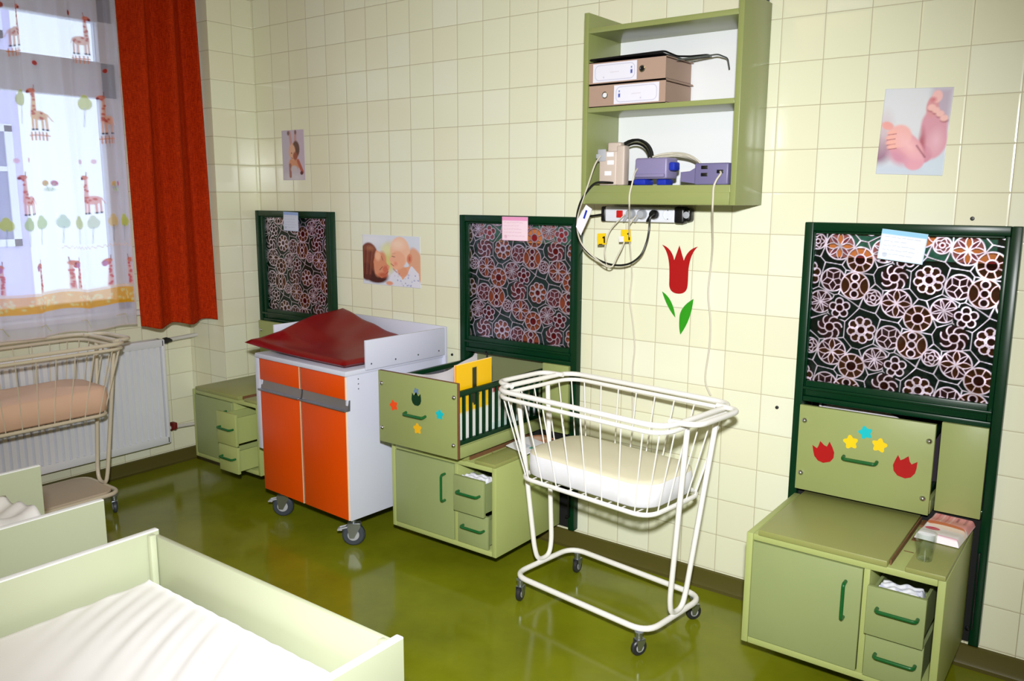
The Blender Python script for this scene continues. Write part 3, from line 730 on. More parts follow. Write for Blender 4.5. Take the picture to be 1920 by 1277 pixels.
# crumpled paper in the open drawers
def crumple(x0, x1, y0, y1, z0, h, label, col2):
    cv = Canvas(x1-x0, y1-y0, 0.004, (238, 240, 250)); r = random.Random(int(x0*50))
    for k in range(60): cv.ell(r.uniform(0, cv.w), r.uniform(0, cv.h), r.uniform(.002, .006), r.uniform(.002, .005), col2 if k % 3 else (200, 205, 225), op=.5)
    hf = lambda u, v: z0+h*(0.5+0.25*np.sin(u*140+v*60)+0.25*np.sin(u*67-v*190+2))
    def f(u, v):
        e = np.minimum(np.minimum(u, cv.w-u), np.minimum(v, cv.h-v)); k = np.clip(e/0.006, 0, 1)
        return (x0+u, y0+v, z0-0.03+(hf(u, v)-z0+0.03)*k)
    o = cv.mesh('crumpled_paper', M['paint_matte'], f); tag(o, label, 'paper', 'paper in the open drawers')
crumple(3.010+0.405, 3.010+0.531, -0.515, -0.44, 0.106+0.312, 0.012, 'crumpled white and blue paper in the open drawer of the right-hand cabinet', (120, 130, 200))
crumple(1.384+0.405, 1.384+0.531, -0.515, -0.44, 0.106+0.312, 0.012, 'crumpled white paper in the open drawer of the middle cabinet', (190, 185, 215))

# ================================================================== SLIDING CRIBS in the hatches
def tulip_outline(s):
    """tulip cup seen from the front, base at 0,0, height about s"""
    P = [(0, 0)]
    P = [(-.22, .02), (-.33, .18), (-.38, .42), (-.36, .62), (-.42, .80), (-.52, .96), (-.30, .84), (-.18, .62), (-.10, .80), (0, 1.0), (.10, .80), (.18, .62), (.30, .84), (.52, .96), (.42, .80), (.36, .62), (.38, .42), (.33, .18), (.22, .02)]
    return [(a*s, b*s) for a, b in P]
def bud_outline(s):
    P = [(-.16, .0), (-.36, .14), (-.46, .38), (-.44, .62), (-.40, .88), (-.24, .70), (-.14, .80), (0, 1.0), (.12, .78), (.22, .70), (.40, .90), (.45, .62), (.46, .38), (.36, .14), (.16, .0)]
    return [(a*s, b*s) for a, b in P]
def flower_outline(s, n=5, d=.17):
    return [((s*(1-d+d*math.cos(n*a)))*math.cos(a+.3), (s*(1-d+d*math.cos(n*a)))*math.sin(a+.3)) for a in [2*PI*k/40 for k in range(40)]]
def rot2(pts, a, cx, cz): return [(cx+x*math.cos(a)-z*math.sin(a), cz+x*math.sin(a)+z*math.cos(a)) for x, z in pts]
def sliding_crib(x0, yf, label, stickers, depth=0.70, full=True, raw=False):
    """x0: left edge of the front panel, yf: its front face"""
    t = empty('sliding_crib', (x0, yf, 0.520)); tag(t, label, 'crib', 'cribs that slide through the hatches')
    w, h = 0.443, 0.312
    bm = bmesh.new(); box(bm, 0, w, 0, 0.018, 0, h, 0.0015); bm.normal_update()
    for f in bm.faces:
        c = f.calc_center_median()
        if f.normal.y > -0.5 and (abs(f.normal.z) > .5 or abs(f.normal.x) > .5): f.material_index = 1 if raw else 0
    fp = fin('front_panel', bm, [M['green'], M['raw_edge']], t)
    for bx, bz in ((0.020, h-0.055), (0.018, 0.062), (w-0.016, h-0.058), (w-0.020, 0.056)):
        bm = bmesh.new(); lathe(bm, [(0.0, -0.009), (0.004, -0.0085), (0.008, -0.005), (0.010, -0.001), (0.010, 0.001)], 16, (bx, 0, bz), 'y'); fin('bolt', bm, M['chrome'], fp)
    bar_handle(fp, (0.163, 0, 0.152), (0.272, 0, 0.152), (0, -0.022, -0.004), M['handle_green'], 0.006)
    for kind, sx, sz, s, a, mm in stickers:
        pts = bud_outline(s) if kind == 'tulip' else flower_outline(s)
        bm = bmesh.new(); prism(bm, rot2(pts, a, sx, sz), -0.0012, -0.0002); fin('tulip_sticker' if kind == 'tulip' else 'flower_sticker', bm, M[mm], fp, smooth=False)
    # tray and sides
    bm = bmesh.new(); box(bm, 0.008, w-0.008, 0.018, depth, 0.0, 0.050, 0.002); box(bm, w-0.012, w+0.002, 0.018, depth, 0.0, 0.048, 0.002); fin('base_tray', bm, M['green'], t)
    for xx in (0.016, w-0.016):
        for za, zb_ in ((0.252, 0.274), (0.050, 0.068)):
            bm = bmesh.new(); box(bm, xx-0.009, xx+0.009, 0.018, depth, za, zb_, 0.004); fin('side_rail', bm, M['dark_green'], t)
    if full:
        for k in range(15):
            yy = 0.060+k*0.0425
            if yy > depth-0.02: break
            bm = bmesh.new(); xx = w-0.016; box(bm, xx-0.006, xx+0.006, yy-0.006, yy+0.006, 0.068, 0.252, 0.002); fin('bar', bm, M['dark_green'], t)
    bm = bmesh.new()        # white wipe-clean lining, slumping between its corners
    N = 24
    def wall_strip(pts, z0, zf):
        A = [bm.verts.new((x, y, z0)) for x, y in pts]; B = [bm.verts.new((x, y, zf(i/(len(pts)-1)))) for i, (x, y) in enumerate(pts)]
        for i in range(len(pts)-1): bm.faces.new((A[i], A[i+1], B[i+1], B[i]))
    wall_strip([(0.034+0.004*math.sin(i), 0.03+(depth-0.06)*i/N) for i in range(N+1)], 0.05, lambda s: 0.292-0.05*math.sin(PI*s)**2+(0.012 if s > .9 else 0))
    if not full or not raw: wall_strip([(w-0.034, 0.03+(depth-0.06)*i/N) for i in range(N+1)], 0.05, lambda s: 0.16)
    wall_strip([(0.03+(w-0.06)*i/N, depth-0.03) for i in range(N+1)], 0.05, lambda s: 0.335-0.10*abs(s-0.35)/0.65*1.0)
    o = fin('lining', bm, M['bumper'], t); md = o.modifiers.new('thickness', 'SOLIDIFY'); md.thickness = 0.006
    bm = bmesh.new(); box(bm, 0.045, w-0.045, 0.045, depth-0.045, 0.050, 0.098, 0.014, seg=3); fin('mattress', bm, M['mat_white'], t)
    return t
sliding_crib(-0.130, -0.070, 'crib with a plain green front closed into the corner hatch, behind the changing cart', [], depth=0.16, full=False).location.z = 0.534
sliding_crib(1.398, -0.585, 'crib pulled out over the middle cabinet, showing its dark green barred side',
    [('tulip', 0.222, 0.190, 0.058, 0.0, 'st_dark'), ('flower', 0.222, 0.250, 0.016, 0.4, 'st_blue'), ('flower', 0.090, 0.170, 0.024, 0.3, 'st_orange'), ('flower', 0.350, 0.172, 0.022, 0.0, 'st_cyan'), ('flower', 0.226, 0.092, 0.024, 0.1, 'st_amber')], depth=0.70, raw=True)
sliding_crib(3.022, -0.076, 'crib closed into the right-hand hatch, its front decorated with two red tulips',
    [('tulip', 0.106, 0.118, 0.078, 0.35, 'st_red'), ('tulip', 0.352, 0.116, 0.078, -0.22, 'st_red'), ('flower', 0.228, 0.248, 0.024, 0.3, 'st_cyan'), ('flower', 0.182, 0.206, 0.026, 0.2, 'st_yellow'), ('flower', 0.276, 0.212, 0.026, -0.1, 'st_yellow')], depth=0.18, full=False)

# chrome knobbed rod hanging under the middle hatch sash
bm = bmesh.new(); tube(bm, [(1.56, -0.045, 0.845), (1.56, -0.045, 0.79)], 0.004, 10); lathe(bm, [(0, -.006), (.005, -.004), (.005, .004), (0, .006)], 12, (1.56, -0.055, 0.850), 'y')
o = fin('sash_pin', bm, M['plastic_black']); tag(o, 'thin black pin hanging under the sash of the middle hatch', 'pin')

# cards and papers leaning inside the pulled-out crib
def sheet(name, x, y0, y1, z0, z1, paintf, label, cat, lean=0.0, group=None, res=0.004, th=0.004):
    w, h = y1-y0, z1-z0; cv = Canvas(w, h, res); paintf(cv)
    o = cv.mesh(name, M['paint'], lambda u, v: (lean*v+0*u, u, v), thick=th, loc=(x, y0, z0)); return tag(o, label, cat, group)
def p_yellow(c):
    c.rect(0, c.w, c.h*0.36, c.h, (250, 196, 10)); c.rect(0, c.w, 0, c.h*0.36, (238, 240, 236)); 
    c.put(np.clip((c.V-c.h*.32)/(c.h*.12), 0, 1)*(c.V < c.h*.46), (246, 204, 40))
    c.rect(c.w*.46, c.w*.58, c.h*.55, c.h*.92, (44, 48, 30)); c.poly([(c.w*.38, c.h*.56), (c.w*.66, c.h*.56), (c.w*.54, c.h*.42), (c.w*.50, c.h*.42)], (44, 48, 30)); c.rect(0, .008, 0, c.h, (236, 130, 20))
sheet('yellow_sign_board', 1.808, -0.560, -0.322, 0.580, 0.898, p_yellow, 'yellow board with a black down arrow standing inside the pulled-out crib', 'board')
def p_news(c):
    c.rect(0, c.w, 0, c.h, (226, 232, 226)); c.rect(0, c.w*.5, c.h*.78, c.h*.92, (180, 60, 70)); c.rect(c.w*.55, c.w, c.h*.5, c.h, (60, 66, 70)); c.rect(0, c.w, 0, c.h*.15, (200, 226, 220)); c.ell(c.w*.72, c.h*.7, .02, .025, (200, 190, 190))
sheet('white_leaflet', 1.810, -0.318, -0.125, 0.580, 0.790, p_news, 'white leaflet with a red heading behind the bars of the pulled-out crib', 'leaflet')
cv = Canvas(0.15, 0.21, 0.003, (236, 236, 246)); cv.rect(0, .15, .12, .21, (226, 150, 120)); cv.ell(.05, .15, .03, .03, (240, 200, 180)); cv.ell(.11, .17, .03, .02, (90, 60, 60)); cv.rect(0.02, .10, .03, .06, (200, 205, 220)); cv.ell(.12, .05, .012, .012, (80, 170, 150))
o = cv.mesh('baby_booklet', M['paint'], lambda u, v: (u, v, 0.02*np.sin(v*12)+0.002), thick=0.003, loc=(1.855, -0.285, 0.5095)); o.rotation_euler = (0, 0, -0.30)
tag(o, 'white booklet with an orange picture lying on the middle cabinet beside the crib', 'booklet')

# pink packet and water glass on the right-hand cabinet
cv = Canvas(0.128, 0.225, 0.0022, (244, 236, 244)); w, h = cv.w, cv.h
cv.rect(0, w, h*.52, h, (236, 160, 164))
for k in range(5): cv.rect(w*(.08+.11*k), w*(.11+.11*k), h*.6, h*.98, (206, 92, 100) if k % 2 else (250, 214, 216), op=.7)
cv.ell(w*.5, h*.50, w*.46, h*.09, (214, 116, 80), rot=-.12); cv.ell(w*.62, h*.42, w*.5, h*.07, (250, 226, 216), rot=-.1); cv.ell(w*.28, h*.30, w*.17, h*.07, (214, 40, 96)); cv.rect(w*.16, w*.40, h*.29, h*.31, (246, 200, 214), op=.6)
cv.rect(w*.62, w*.67, h*.76, h*.92, (140, 80, 100), op=.8); cv.rect(w*.8, w*.86, h*.7, h*.96, (140, 80, 100), op=.5); cv.seg((w*.5, h*.06), (w*.95, h*.05), .006, (226, 120, 160), op=.6)
def pk(u, v):
    e = np.minimum(np.minimum(u, w-u), np.minimum(v, h-v)); k = 1-(1-np.clip(e/0.012, 0, 1))**2
    return (u, v, 0.002+0.020*k+0.002*np.sin(v*60)*k)
o = cv.mesh('pink_packet', M['paint'], pk, loc=(3.462, -0.262, 0.5045)); o.rotation_euler = (0, 0, -0.06)
b2 = Canvas(0.128, 0.225, 0.02)
tag(o, 'flat pink and white packet lying beside the water glass', 'packet')
bm = bmesh.new()
N = 32; prof = [(0.0, 0.006), (0.017, 0.006), (0.020, 0.03), (0.025, 0.072), (0.026, 0.084), (0.029, 0.085), (0.0285, 0.070), (0.024, 0.030), (0.021, 0.001), (0.0, 0.0)]
lathe(bm, prof, N)
m, n, l, b = nt('tumbler_glass'); b.inputs['Transmission Weight'].default_value = 1; b.inputs['Roughness'].default_value = 0.02; b.inputs['IOR'].default_value = 1.5; M['tumbler'] = m
o = fin('drinking_glass', bm, M['glass'], loc=(3.522, -0.418, 0.5047)); tag(o, 'small clear faceted drinking glass on the right-hand cabinet in front of the packet', 'glass')

# ================================================================== CHANGING CART
def caster(parent, x, y, z_top, R, a, mat_w, wid=0.026, brake=False, steel='steel'):
    c = empty('caster', (x, y, 0), a); c.parent = parent
    bm = bmesh.new(); off = 0.0
    lathe(bm, [(R*0.18, 0), (R*0.85, 0), (R*0.98, wid*0.2), (R, wid*0.5), (R*0.98, wid*0.8), (R*0.85, wid), (R*0.18, wid)], 28, (-wid/2, off, R), 'x')
    wh = fin('wheel', bm, M[mat_w], c)
    bm = bmesh.new(); lathe(bm, [(0, -0.002), (R*0.5, -0.001), (R*0.55, 0.004), (R*0.55, wid-0.004), (R*0.5, wid+0.001), (0, wid+0.002)], 20, (-wid/2, off, R), 'x'); fin('hub', bm, M['plastic_grey'], c)
    bm = bmesh.new()
    for s in (-1, 1):
        prism(bm, [(off-R*0.35, R*0.75), (off+R*0.05, R*0.72), (off+R*0.62, R*1.75), (off+R*0.62, R*2.02), (off-R*0.5, R*2.02), (off-R*0.5, R*1.7)], s*(wid/2+0.004)-0.0012, s*(wid/2+0.004)+0.0012, plane='yz')
    box(bm, -wid/2-0.005, wid/2+0.005, off-R*0.5, off+R*0.62, R*2.02, R*2.08, 0.001)
    lathe(bm, [(0.012, R*2.06), (0.012, max(z_top-0.004, R*2.1)), (0.016, max(z_top-0.004, R*2.1)), (0.016, z_top)], 16, (0, 0, 0))
    fin('fork', bm, M[steel], c)
    if brake:
        bm = bmesh.new(); tube(bm, round_path([(-0.014, off-R*0.4, R*1.75), (-0.014, off-R*1.25, R*1.55), (0.014, off-R*1.25, R*1.55), (0.014, off-R*0.4, R*1.75)], 0.008), 0.004, 8); box(bm, -0.014, 0.014, off-R*1.4, off-R*0.95, R*1.40, R*1.52, 0.003); fin('brake', bm, M['plastic_grey'], c)
    return c
cart = empty('changing_cart', (0.955, -0.335, 0), -0.053)
tag(cart, 'white changing cart on casters with orange drawers and doors, standing between two cabinets', 'cart')
w, d, z0, z1 = 0.66, 0.585, 0.138, 0.795
bm = bmesh.new(); T = 0.016
box(bm, -w/2, -w/2+T, -d/2, d/2, z0, z1, 0.001); box(bm, w/2-T, w/2, -d/2, d/2, z0, z1, 0.001); box(bm, -w/2+T, w/2-T, d/2-T, d/2, z0, z1); box(bm, -w/2+T, w/2-T, -d/2+0.02, d/2-T, z0, z0+T); box(bm, -w/2+T, w/2-T, -d/2+0.02, d/2-T, 0.66, 0.676)
box(bm, -0.008, 0.008, -d/2+0.02, d/2-T, z0, z1)
fin('body', bm, M['white_lam'], cart)
bm = bmesh.new(); box(bm, -w/2-0.016, w/2+0.006, -d/2-0.014, d/2, 0.795, 0.818, 0.004); fin('table_top', bm, M['white_lam'], cart)
for s, (a, b) in ((-1, (-w/2+0.006, -0.006)), (1, (0.006, w/2-0.010))):
    bm = bmesh.new(); box(bm, a, b, -d/2-0.006, -d/2+0.012, 0.690, 0.792, 0.001); box(bm, b-0.0035 if s < 0 else b, b+0.0035 if s > 0 else b, -d/2-0.0065, -d/2+0.012, 0.690, 0.792, 0, 1)
    dr = fin('drawer', bm, [M['orange'], M['cream_edge']], cart)
    bm = bmesh.new(); box(bm, a, b, -d/2-0.006, -d/2+0.012, 0.140, 0.638, 0.001); box(bm, b-0.0045 if s < 0 else b, b+0.0035 if s > 0 else b, -d/2-0.0065, -d/2+0.012, 0.140, 0.638, 0, 1)
    dd = fin('door', bm, [M['orange'], M['cream_edge']], cart)
    bm = bmesh.new()     # recessed aluminium grip profile
    box(bm, a, b+(0.012 if s > 0 else 0), -d/2-0.022, -d/2-0.004, 0.640, 0.647, 0.0015); prism(bm, [(-d/2-0.004, 0.640), (-d/2+0.010, 0.640), (-d/2+0.012, 0.688), (-d/2+0.004, 0.688)], a, b+(0.012 if s > 0 else 0), plane='yz')
    fin('grip_rail', bm, M['alu'], dd)
bm = bmesh.new(); box(bm, -w/2-0.040, -w/2-0.004, -d/2+0.0, d/2-0.06, 0.338, 0.806, 0.002); fin('folded_side_leaf', bm, M['white_lam'], cart)
bm = bmesh.new(); box(bm, w/2+0.0065, w/2+0.018, -0.200, d/2-0.004, 0.822-0.012, 0.942, 0.0015); sb = fin('side_guard', bm, M['white_lam'], cart)
for yy in (-0.172, -0.03, 0.11, 0.245):
    bm = bmesh.new(); lathe(bm, [(0, 0), (0.004, 0.001), (0.004, 0.002)][::-1], 10, (w/2+0.018, yy, 0.836), 'x'); fin('screw', bm, M['steel'], sb)
bm = bmesh.new(); box(bm, -w/2, w/2+0.018, d/2-0.003, d/2+0.011, 0.700, 0.946, 0.0015); fin('back_guard', bm, M['white_lam'], cart)
bm = bmesh.new(); box(bm, -w/2-0.0145, -w/2-0.003, -0.200, d/2-0.004, 0.8185, 0.942, 0.0015); fin('side_guard', bm, M['white_lam'], cart)
bm = bmesh.new()
for k in range(3): lathe(bm, [(0.003, 0.0), (0.003, 0.0015), (0, 0.002)], 8, (w/2, -d/2+0.06, 0.775-0.022*k), 'x')
fin('shelf_pin', bm, M['steel'], cart)
for x, y, a, br in ((-0.255, -0.245, -0.9, True), (0.285, -0.245, -0.8, True), (-0.26, 0.22, 0.5, False), (0.28, 0.22, 0.4, False)):
    caster(cart, x, y, z0, 0.052, a, 'rubber', 0.030, br)
# the red pad, curled up against the back guard
cvm = Canvas(0.80, 0.60, 0.02)
def padf(u, v, top=True):
    s = u/0.80; q = v/0.60      # s left-right, q front-back
    xl = np.interp(q, [0, 0.10, 0.20, 0.42, 0.60, 1.0], [-0.440, -0.400, -0.315, -0.315, -0.350, -0.372])
    zl = np.interp(q, [0, 0.10, 0.20, 0.42, 0.60, 1.0], [0.866, 0.880, 0.918, 0.960, 0.974, 0.984])
    x = xl+(0.318-xl)*s; y = -0.300+0.555*q
    lift = 0.852+(zl-0.852)*np.clip(1-s, 0, 1)**(1.5+1.3*(1-q))-0.006*np.sin(PI*q)*(1-s)
    lift = lift+0.003*np.sin(s*24+q*5)*q
    e = np.minimum(np.minimum(s, 1-s)*0.8, np.minimum(q, 1-q)*0.6); k = 1-(1-np.clip(e/0.03, 0, 1))**2
    return x, y, lift+(0.016*k if top else -0.014*k)
bm = bmesh.new(); nu, nv = 41, 31
gt = {}
for top in (True, False):
    for j in range(nv):
        for i in range(nu):
            u, v = 0.8*i/(nu-1), 0.6*j/(nv-1)
            if not top and (i in (0, nu-1) or j in (0, nv-1)): gt[top, i, j] = gt[True, i, j]; continue
            x, y, z = padf(np.float64(u), np.float64(v), top); gt[top, i, j] = bm.verts.new((x, y, z))
    for j in range(nv-1):
        for i in range(nu-1):
            bm.faces.new([gt[top, a, b] for a, b in ((i, j), (i+1, j), (i+1, j+1), (i, j+1))])
pad = fin('changing_pad', bm, M['red_vinyl'], None, loc=(0.955, -0.335, -0.010), angle=70); pad.rotation_euler = (0, 0, -0.053)
tag(pad, 'dark red vinyl changing pad lying on the white cart', 'changing pad')

# ================================================================== WHEELED BASSINETS
def bassinet(name, loc, rz, label, enamel, tray=False, wheel='rubber_dark', zr=0.84):
    t = empty(name, (*loc, 0), rz); tag(t, label, 'bassinet', 'wheeled wire bassinets')
    E = M[enamel]; zb = 0.098; W2, D2 = 0.317, 0.179
    bm = bmesh.new(); tube(bm, round_path([(-W2, -D2, zb), (W2, -D2, zb), (W2, D2, zb), (-W2, D2, zb)], 0.075, True, 7), 0.0108, 12, True); fin('base_frame', bm, E, t)
    for s in (-1, 1):
        bm = bmesh.new()
        tube(bm, round_path([(s*0.385, -0.088, zr-0.03), (s*(W2+0.004), -0.052, 0.17), (s*W2, -0.034, zb+0.012), (s*W2, 0.034, zb+0.012), (s*(W2+0.004), 0.052, 0.17), (s*0.388, 0.092, zr-0.03)], 0.034, n=6), 0.0098, 12)
        fin('leg', bm, E, t)
        # handle loop at each end
        bm = bmesh.new(); tube(bm, round_path([(s*0.355, -0.150, zr+0.004), (s*0.452, -0.135, zr+0.004), (s*0.452, 0.135, zr+0.004), (s*0.355, 0.150, zr+0.004)], 0.05, n=7), 0.0098, 12); fin('handle', bm, E, t)
    # upper carrying rail, rounded rectangle
    bm = bmesh.new(); tube(bm, round_path([(-0.385, -0.222, zr), (0.385, -0.222, zr), (0.385, 0.222, zr), (-0.385, 0.222, zr)], 0.085, True, 8), 0.0098, 12, True); fin('top_rail', bm, E, t)
    b = empty('basket', (0, 0, 0)); b.parent = t
    zt, zq = zr-0.024, 0.503
    bm = bmesh.new(); tp = round_path([(-0.378, -0.226, zt), (0.378, -0.226, zt), (0.378, 0.226, zt), (-0.378, 0.226, zt)], 0.085, True, 8); tube(bm, tp, 0.0080, 10, True); fin('basket_rim', bm, E, b)
    bm = bmesh.new(); tube(bm, round_path([(-0.300, -0.172, zq), (0.300, -0.172, zq), (0.300, 0.172, zq), (-0.300, 0.172, zq)], 0.075, True, 8), 0.0085, 10, True); fin('basket_bottom_ring', bm, E, b)
    def bar(p, q):
        bm = bmesh.new(); tube(bm, [p, q], 0.0026, 6); fin('bar', bm, E, b)
    for s in (-1, 1):
        for k in range(8):
            u = -0.305+0.61*k/7; bar((u, s*0.226, zt), (u*0.80, s*0.172, zq))
        for k in range(5):
            v = -0.15+0.30*k/4; bar((s*0.378, v, zt), (s*0.300, v*0.78, zq))
        for sy in (-1, 1): bar((s*0.354, sy*0.202, zt), (s*0.279, sy*0.151, zq))
    for k in range(9):
        u = -0.24+0.48*k/8; bm = bmesh.new(); tube(bm, [(u, -0.172, zq), (u, 0.172, zq)], 0.0026, 6); fin('cross_wire', bm, E, b)
    if tray:
        bm = bmesh.new(); prism(bm, rrect(0.60, 0.325, 0.06), 0.103, 0.112, plane='xy'); fin('lower_tray', bm, M['tray'], t)
    for sx, sy, a in ((-1, -1, 0.35), (1, -1, -0.35), (-1, 1, 0.2), (1, 1, -0.5)):
        caster(t, sx*(W2-0.035), sy*(D2-0.004), zb-0.009, 0.030, a, wheel, 0.018)
    return t
def soft_mattress(name, loc, rz, L, Wd, r, z0, h, mats, label, group, puff=0.012, wob=0.0):
    bm = bmesh.new(); out = rrect(L, Wd, r, 8); rings = []
    prof = [(-0.012, 0.0), (0.0, 0.010), (0.004, h*0.5), (0.0, h-0.012), (-0.008, h-0.003), (-0.020, h)]
    for o_, z in prof:
        rings.append([bm.verts.new(((1+2*o_/L)*x, (1+2*o_/Wd)*y, z+wob*math.sin(x*40+y*25)*(z/h))) for x, y in out])
    for A, B in zip(rings, rings[1:]):
        for k in range(len(out)): f = bm.faces.new((A[k], A[(k+1) % len(out)], B[(k+1) % len(out)], B[k])); f.material_index = 0 if B is not rings[-1] and B is not rings[-2] else 1
    R = rings[-1]
    for sc, dz in ((0.8, puff*0.6), (0.5, puff), (0.2, puff)):
        N_ = [bm.verts.new((v.co.x*sc/(1 if sc == 0.8 else 1), v.co.y*sc, h+dz+wob*math.sin(v.co.x*30)) ) for v in rings[-1]]
        for k in range(len(out)): f = bm.faces.new((R[k], R[(k+1) % len(out)], N_[(k+1) % len(out)], N_[k])); f.material_index = 1
        R = N_
    f = bm.faces.new(R); f.material_index = 1; bm.faces.new(rings[0][::-1])
    o = fin(name, bm, mats, loc=(*loc, z0), angle=60); o.rotation_euler = (0, 0, rz); return tag(o, label, 'mattress', group)
bassinet('wheeled_bassinet', (2.440, -0.420), -0.122, 'white wire bassinet on small casters standing in the middle of the floor', 'enamel')
soft_mattress('bassinet_mattress', (2.440, -0.420), -0.122, 0.585, 0.330, 0.085, 0.513, 0.100, [M['mat_white'], M['mat_ivory']], 'thick white mattress with ivory top in the white bassinet', 'bassinet mattresses')
bassinet('wheeled_bassinet', (-0.185, -1.335), PI/2, 'ivory wire bassinet with a beige bottom tray, standing in front of the radiator', 'enamel_old', True, 'rubber', zr=0.85)
soft_mattress('bassinet_mattress', (-0.185, -1.335), PI/2, 0.63, 0.345, 0.07, 0.513, 0.125, [M['mat_pink'], M['mat_pink']], 'peach coloured thick mattress in the bassinet by the radiator', 'bassinet mattresses', 0.014, 0.004)

# ================================================================== FOREGROUND CRIBS
def post(bm, x, y, z0, z1, s=0.018): box(bm, x-s/2, x+s/2, y-s/2, y+s/2, z0, z1, 0.004)
fc = empty('baby_crib', (2.40, -2.24, 0)); tag(fc, 'pale green box crib with a bare white mattress in the lower left foreground', 'crib')
X0, X1, Y0, Y1, ZTOP = -0.445, 0.445, -0.33, 0.315, 0.70
def board(name, x0, x1, y0, y1, z0, z1, edge_z=True):
    bm = bmesh.new(); box(bm, x0, x1, y0, y1, z0, z1, 0.003); bm.normal_update()
    for f in bm.faces:
        if f.normal.z > 0.3: f.material_index = 1
    return bm
for nm, a in (('end_board', (X0-0.009, X0+0.011, Y0, Y1+0.004, 0.36, ZTOP)), ('end_board', (X1-0.011, X1+0.009, Y0, Y1+0.004, 0.36, ZTOP)), ('side_board', (X0+0.012, X1-0.012, Y1-0.014, Y1+0.001, 0.36, ZTOP-0.012)), ('side_board', (X0+0.012, X1-0.012, Y0, Y0+0.016, 0.36, ZTOP-0.012))):
    fin(nm, board(nm, *a), [M['crib_green'], M['crib_edge'] if nm == 'end_board' else M['crib_green']], fc)
for sx in (X0+0.022, X1-0.022):
    for sy in (Y0+0.026, Y1-0.024):
        bm = bmesh.new(); post(bm, sx, sy, 0.05, ZTOP-0.004); lathe(bm, [(0.022, 0), (0.024, 0.01), (0.022, 0.05), (0.01, 0.052)], 14, (sx, sy, 0)); fin('corner_post', bm, M['crib_green'], fc)
bm = bmesh.new(); box(bm, X0+0.012, X1-0.012, Y0+0.017, Y1-0.015, 0.44, 0.455); fin('mattress_board', bm, M['crib_green'], fc)
def wrinkled(name, parent_loc, x0, x1, y0, y1, zt, th, m, label, cat, wr=1.0, rz=0):
    bm = bmesh.new(); nx, ny = 110, 84; g = {}
    for j in range(ny+1):
        for i in range(nx+1):
            s, q = i/nx, j/ny; x, y = x0+(x1-x0)*s, y0+(y1-y0)*q
            e = min(min(s, 1-s)*(x1-x0), min(q, 1-q)*(y1-y0)); k = 1-(1-min(e/0.02, 1))**2
            # diagonal pull folds running in from the long edge
            uu = (x*0.86+y*0.50); vv = (-x*0.5+y*0.86)
            fold = 0.0026*math.sin(uu*74+1.2*math.sin(vv*9))*math.exp(-((q-0.62)/0.30)**2)*min(1, max(0, (s-0.08)/0.2))
            fold += 0.0018*math.sin(uu*150+2.1*math.sin(vv*7)+1)*math.exp(-((q-0.75)/0.22)**2)
            pipe = 0.006*math.exp(-((y1-y-0.016)/0.008)**2)+0.004*math.exp(-((x-x0-0.014)/0.008)**2)
            g[i, j] = bm.verts.new((x, y, zt-th+th*k*1.0+(fold*wr+pipe)*k-0.012*math.exp(-((s-.5)/.3)**2-((q-.4)/.3)**2)*k))
    for j in range(ny):
        for i in range(nx): bm.faces.new([g[a] for a in ((i, j), (i+1, j), (i+1, j+1), (i, j+1))])
    A = [g[i, 0] for i in range(nx+1)]+[g[nx, j] for j in range(1, ny+1)]+[g[i, ny] for i in range(nx-1, -1, -1)]+[g[0, j] for j in range(ny-1, 0, -1)]
    bm.faces.new(A[::-1])
    o = fin(name, bm, m, loc=parent_loc, angle=80); return tag(o, label, cat)
wrinkled('crib_mattress', (2.40, -2.24, 0), X0+0.034, X1-0.034, Y0+0.04, Y1-0.037, 0.590, 0.134, M['cloth'], 'white wrinkled mattress in the foreground crib', 'mattress')
bc = empty('baby_crib', (1.40, -2.32, 0)); tag(bc, 'pale green crib with a rumpled white sheet at the left edge, behind the foreground crib', 'crib')
for a in ((-0.240, -0.222, -0.35, 0.450, 0.30, 0.70), (0.222, 0.242, -0.35, 0.420, 0.30, 0.70)):
    fin('side_board', board('b', *a), [M['crib_green'], M['crib_edge']], bc)
for a in ((-0.221, 0.221, 0.385, 0.403, 0.30, 0.545), (-0.221, 0.221, -0.35, -0.332, 0.30, 0.70)):
    fin('end_board', board('b', *a), [M['crib_green'], M['crib_green']], bc)
bm = bmesh.new(); box(bm, -0.221, 0.221, -0.331, 0.384, 0.44, 0.455); fin('mattress_board', bm, M['crib_green'], bc)
for sx in (-0.205, 0.205):
    for sy in (-0.315, 0.366):
        bm = bmesh.new(); post(bm, sx, sy, 0.0, 0.44, 0.026); fin('leg', bm, M['crib_green'], bc)
bm = bmesh.new(); box(bm, -0.205, 0.205, -0.315, 0.368, 0.456, 0.535, 0.02, seg=3); o = fin('crib_mattress', bm, M['cloth'], loc=(1.40, -2.32, 0)); tag(o, 'white mattress of the crib at the left edge, under the rumpled sheet', 'mattress')
# rumpled sheet on it
cvs = Canvas(0.36, 0.42, 0.010)
def sheetf(u, v):
    f = 0.622+0.014*np.sin(u*22+v*9)+0.010*np.sin(u*11-v*30+1)+0.006*np.sin(u*60+v*20)
    return (u-0.19+0.05*v, v-0.10, f+0.02*(v/0.42)-0.05*np.clip(1-np.minimum(np.minimum(u, 0.36-u), 1)/0.04, 0, 1)**2*0+0.0*u)
o = cvs.mesh('rumpled_sheet', M['cloth'], sheetf, thick=0.045, loc=(1.40, -2.32, 0)); tag(o, 'rumpled white sheet bunched up in the crib at the left edge', 'sheet')

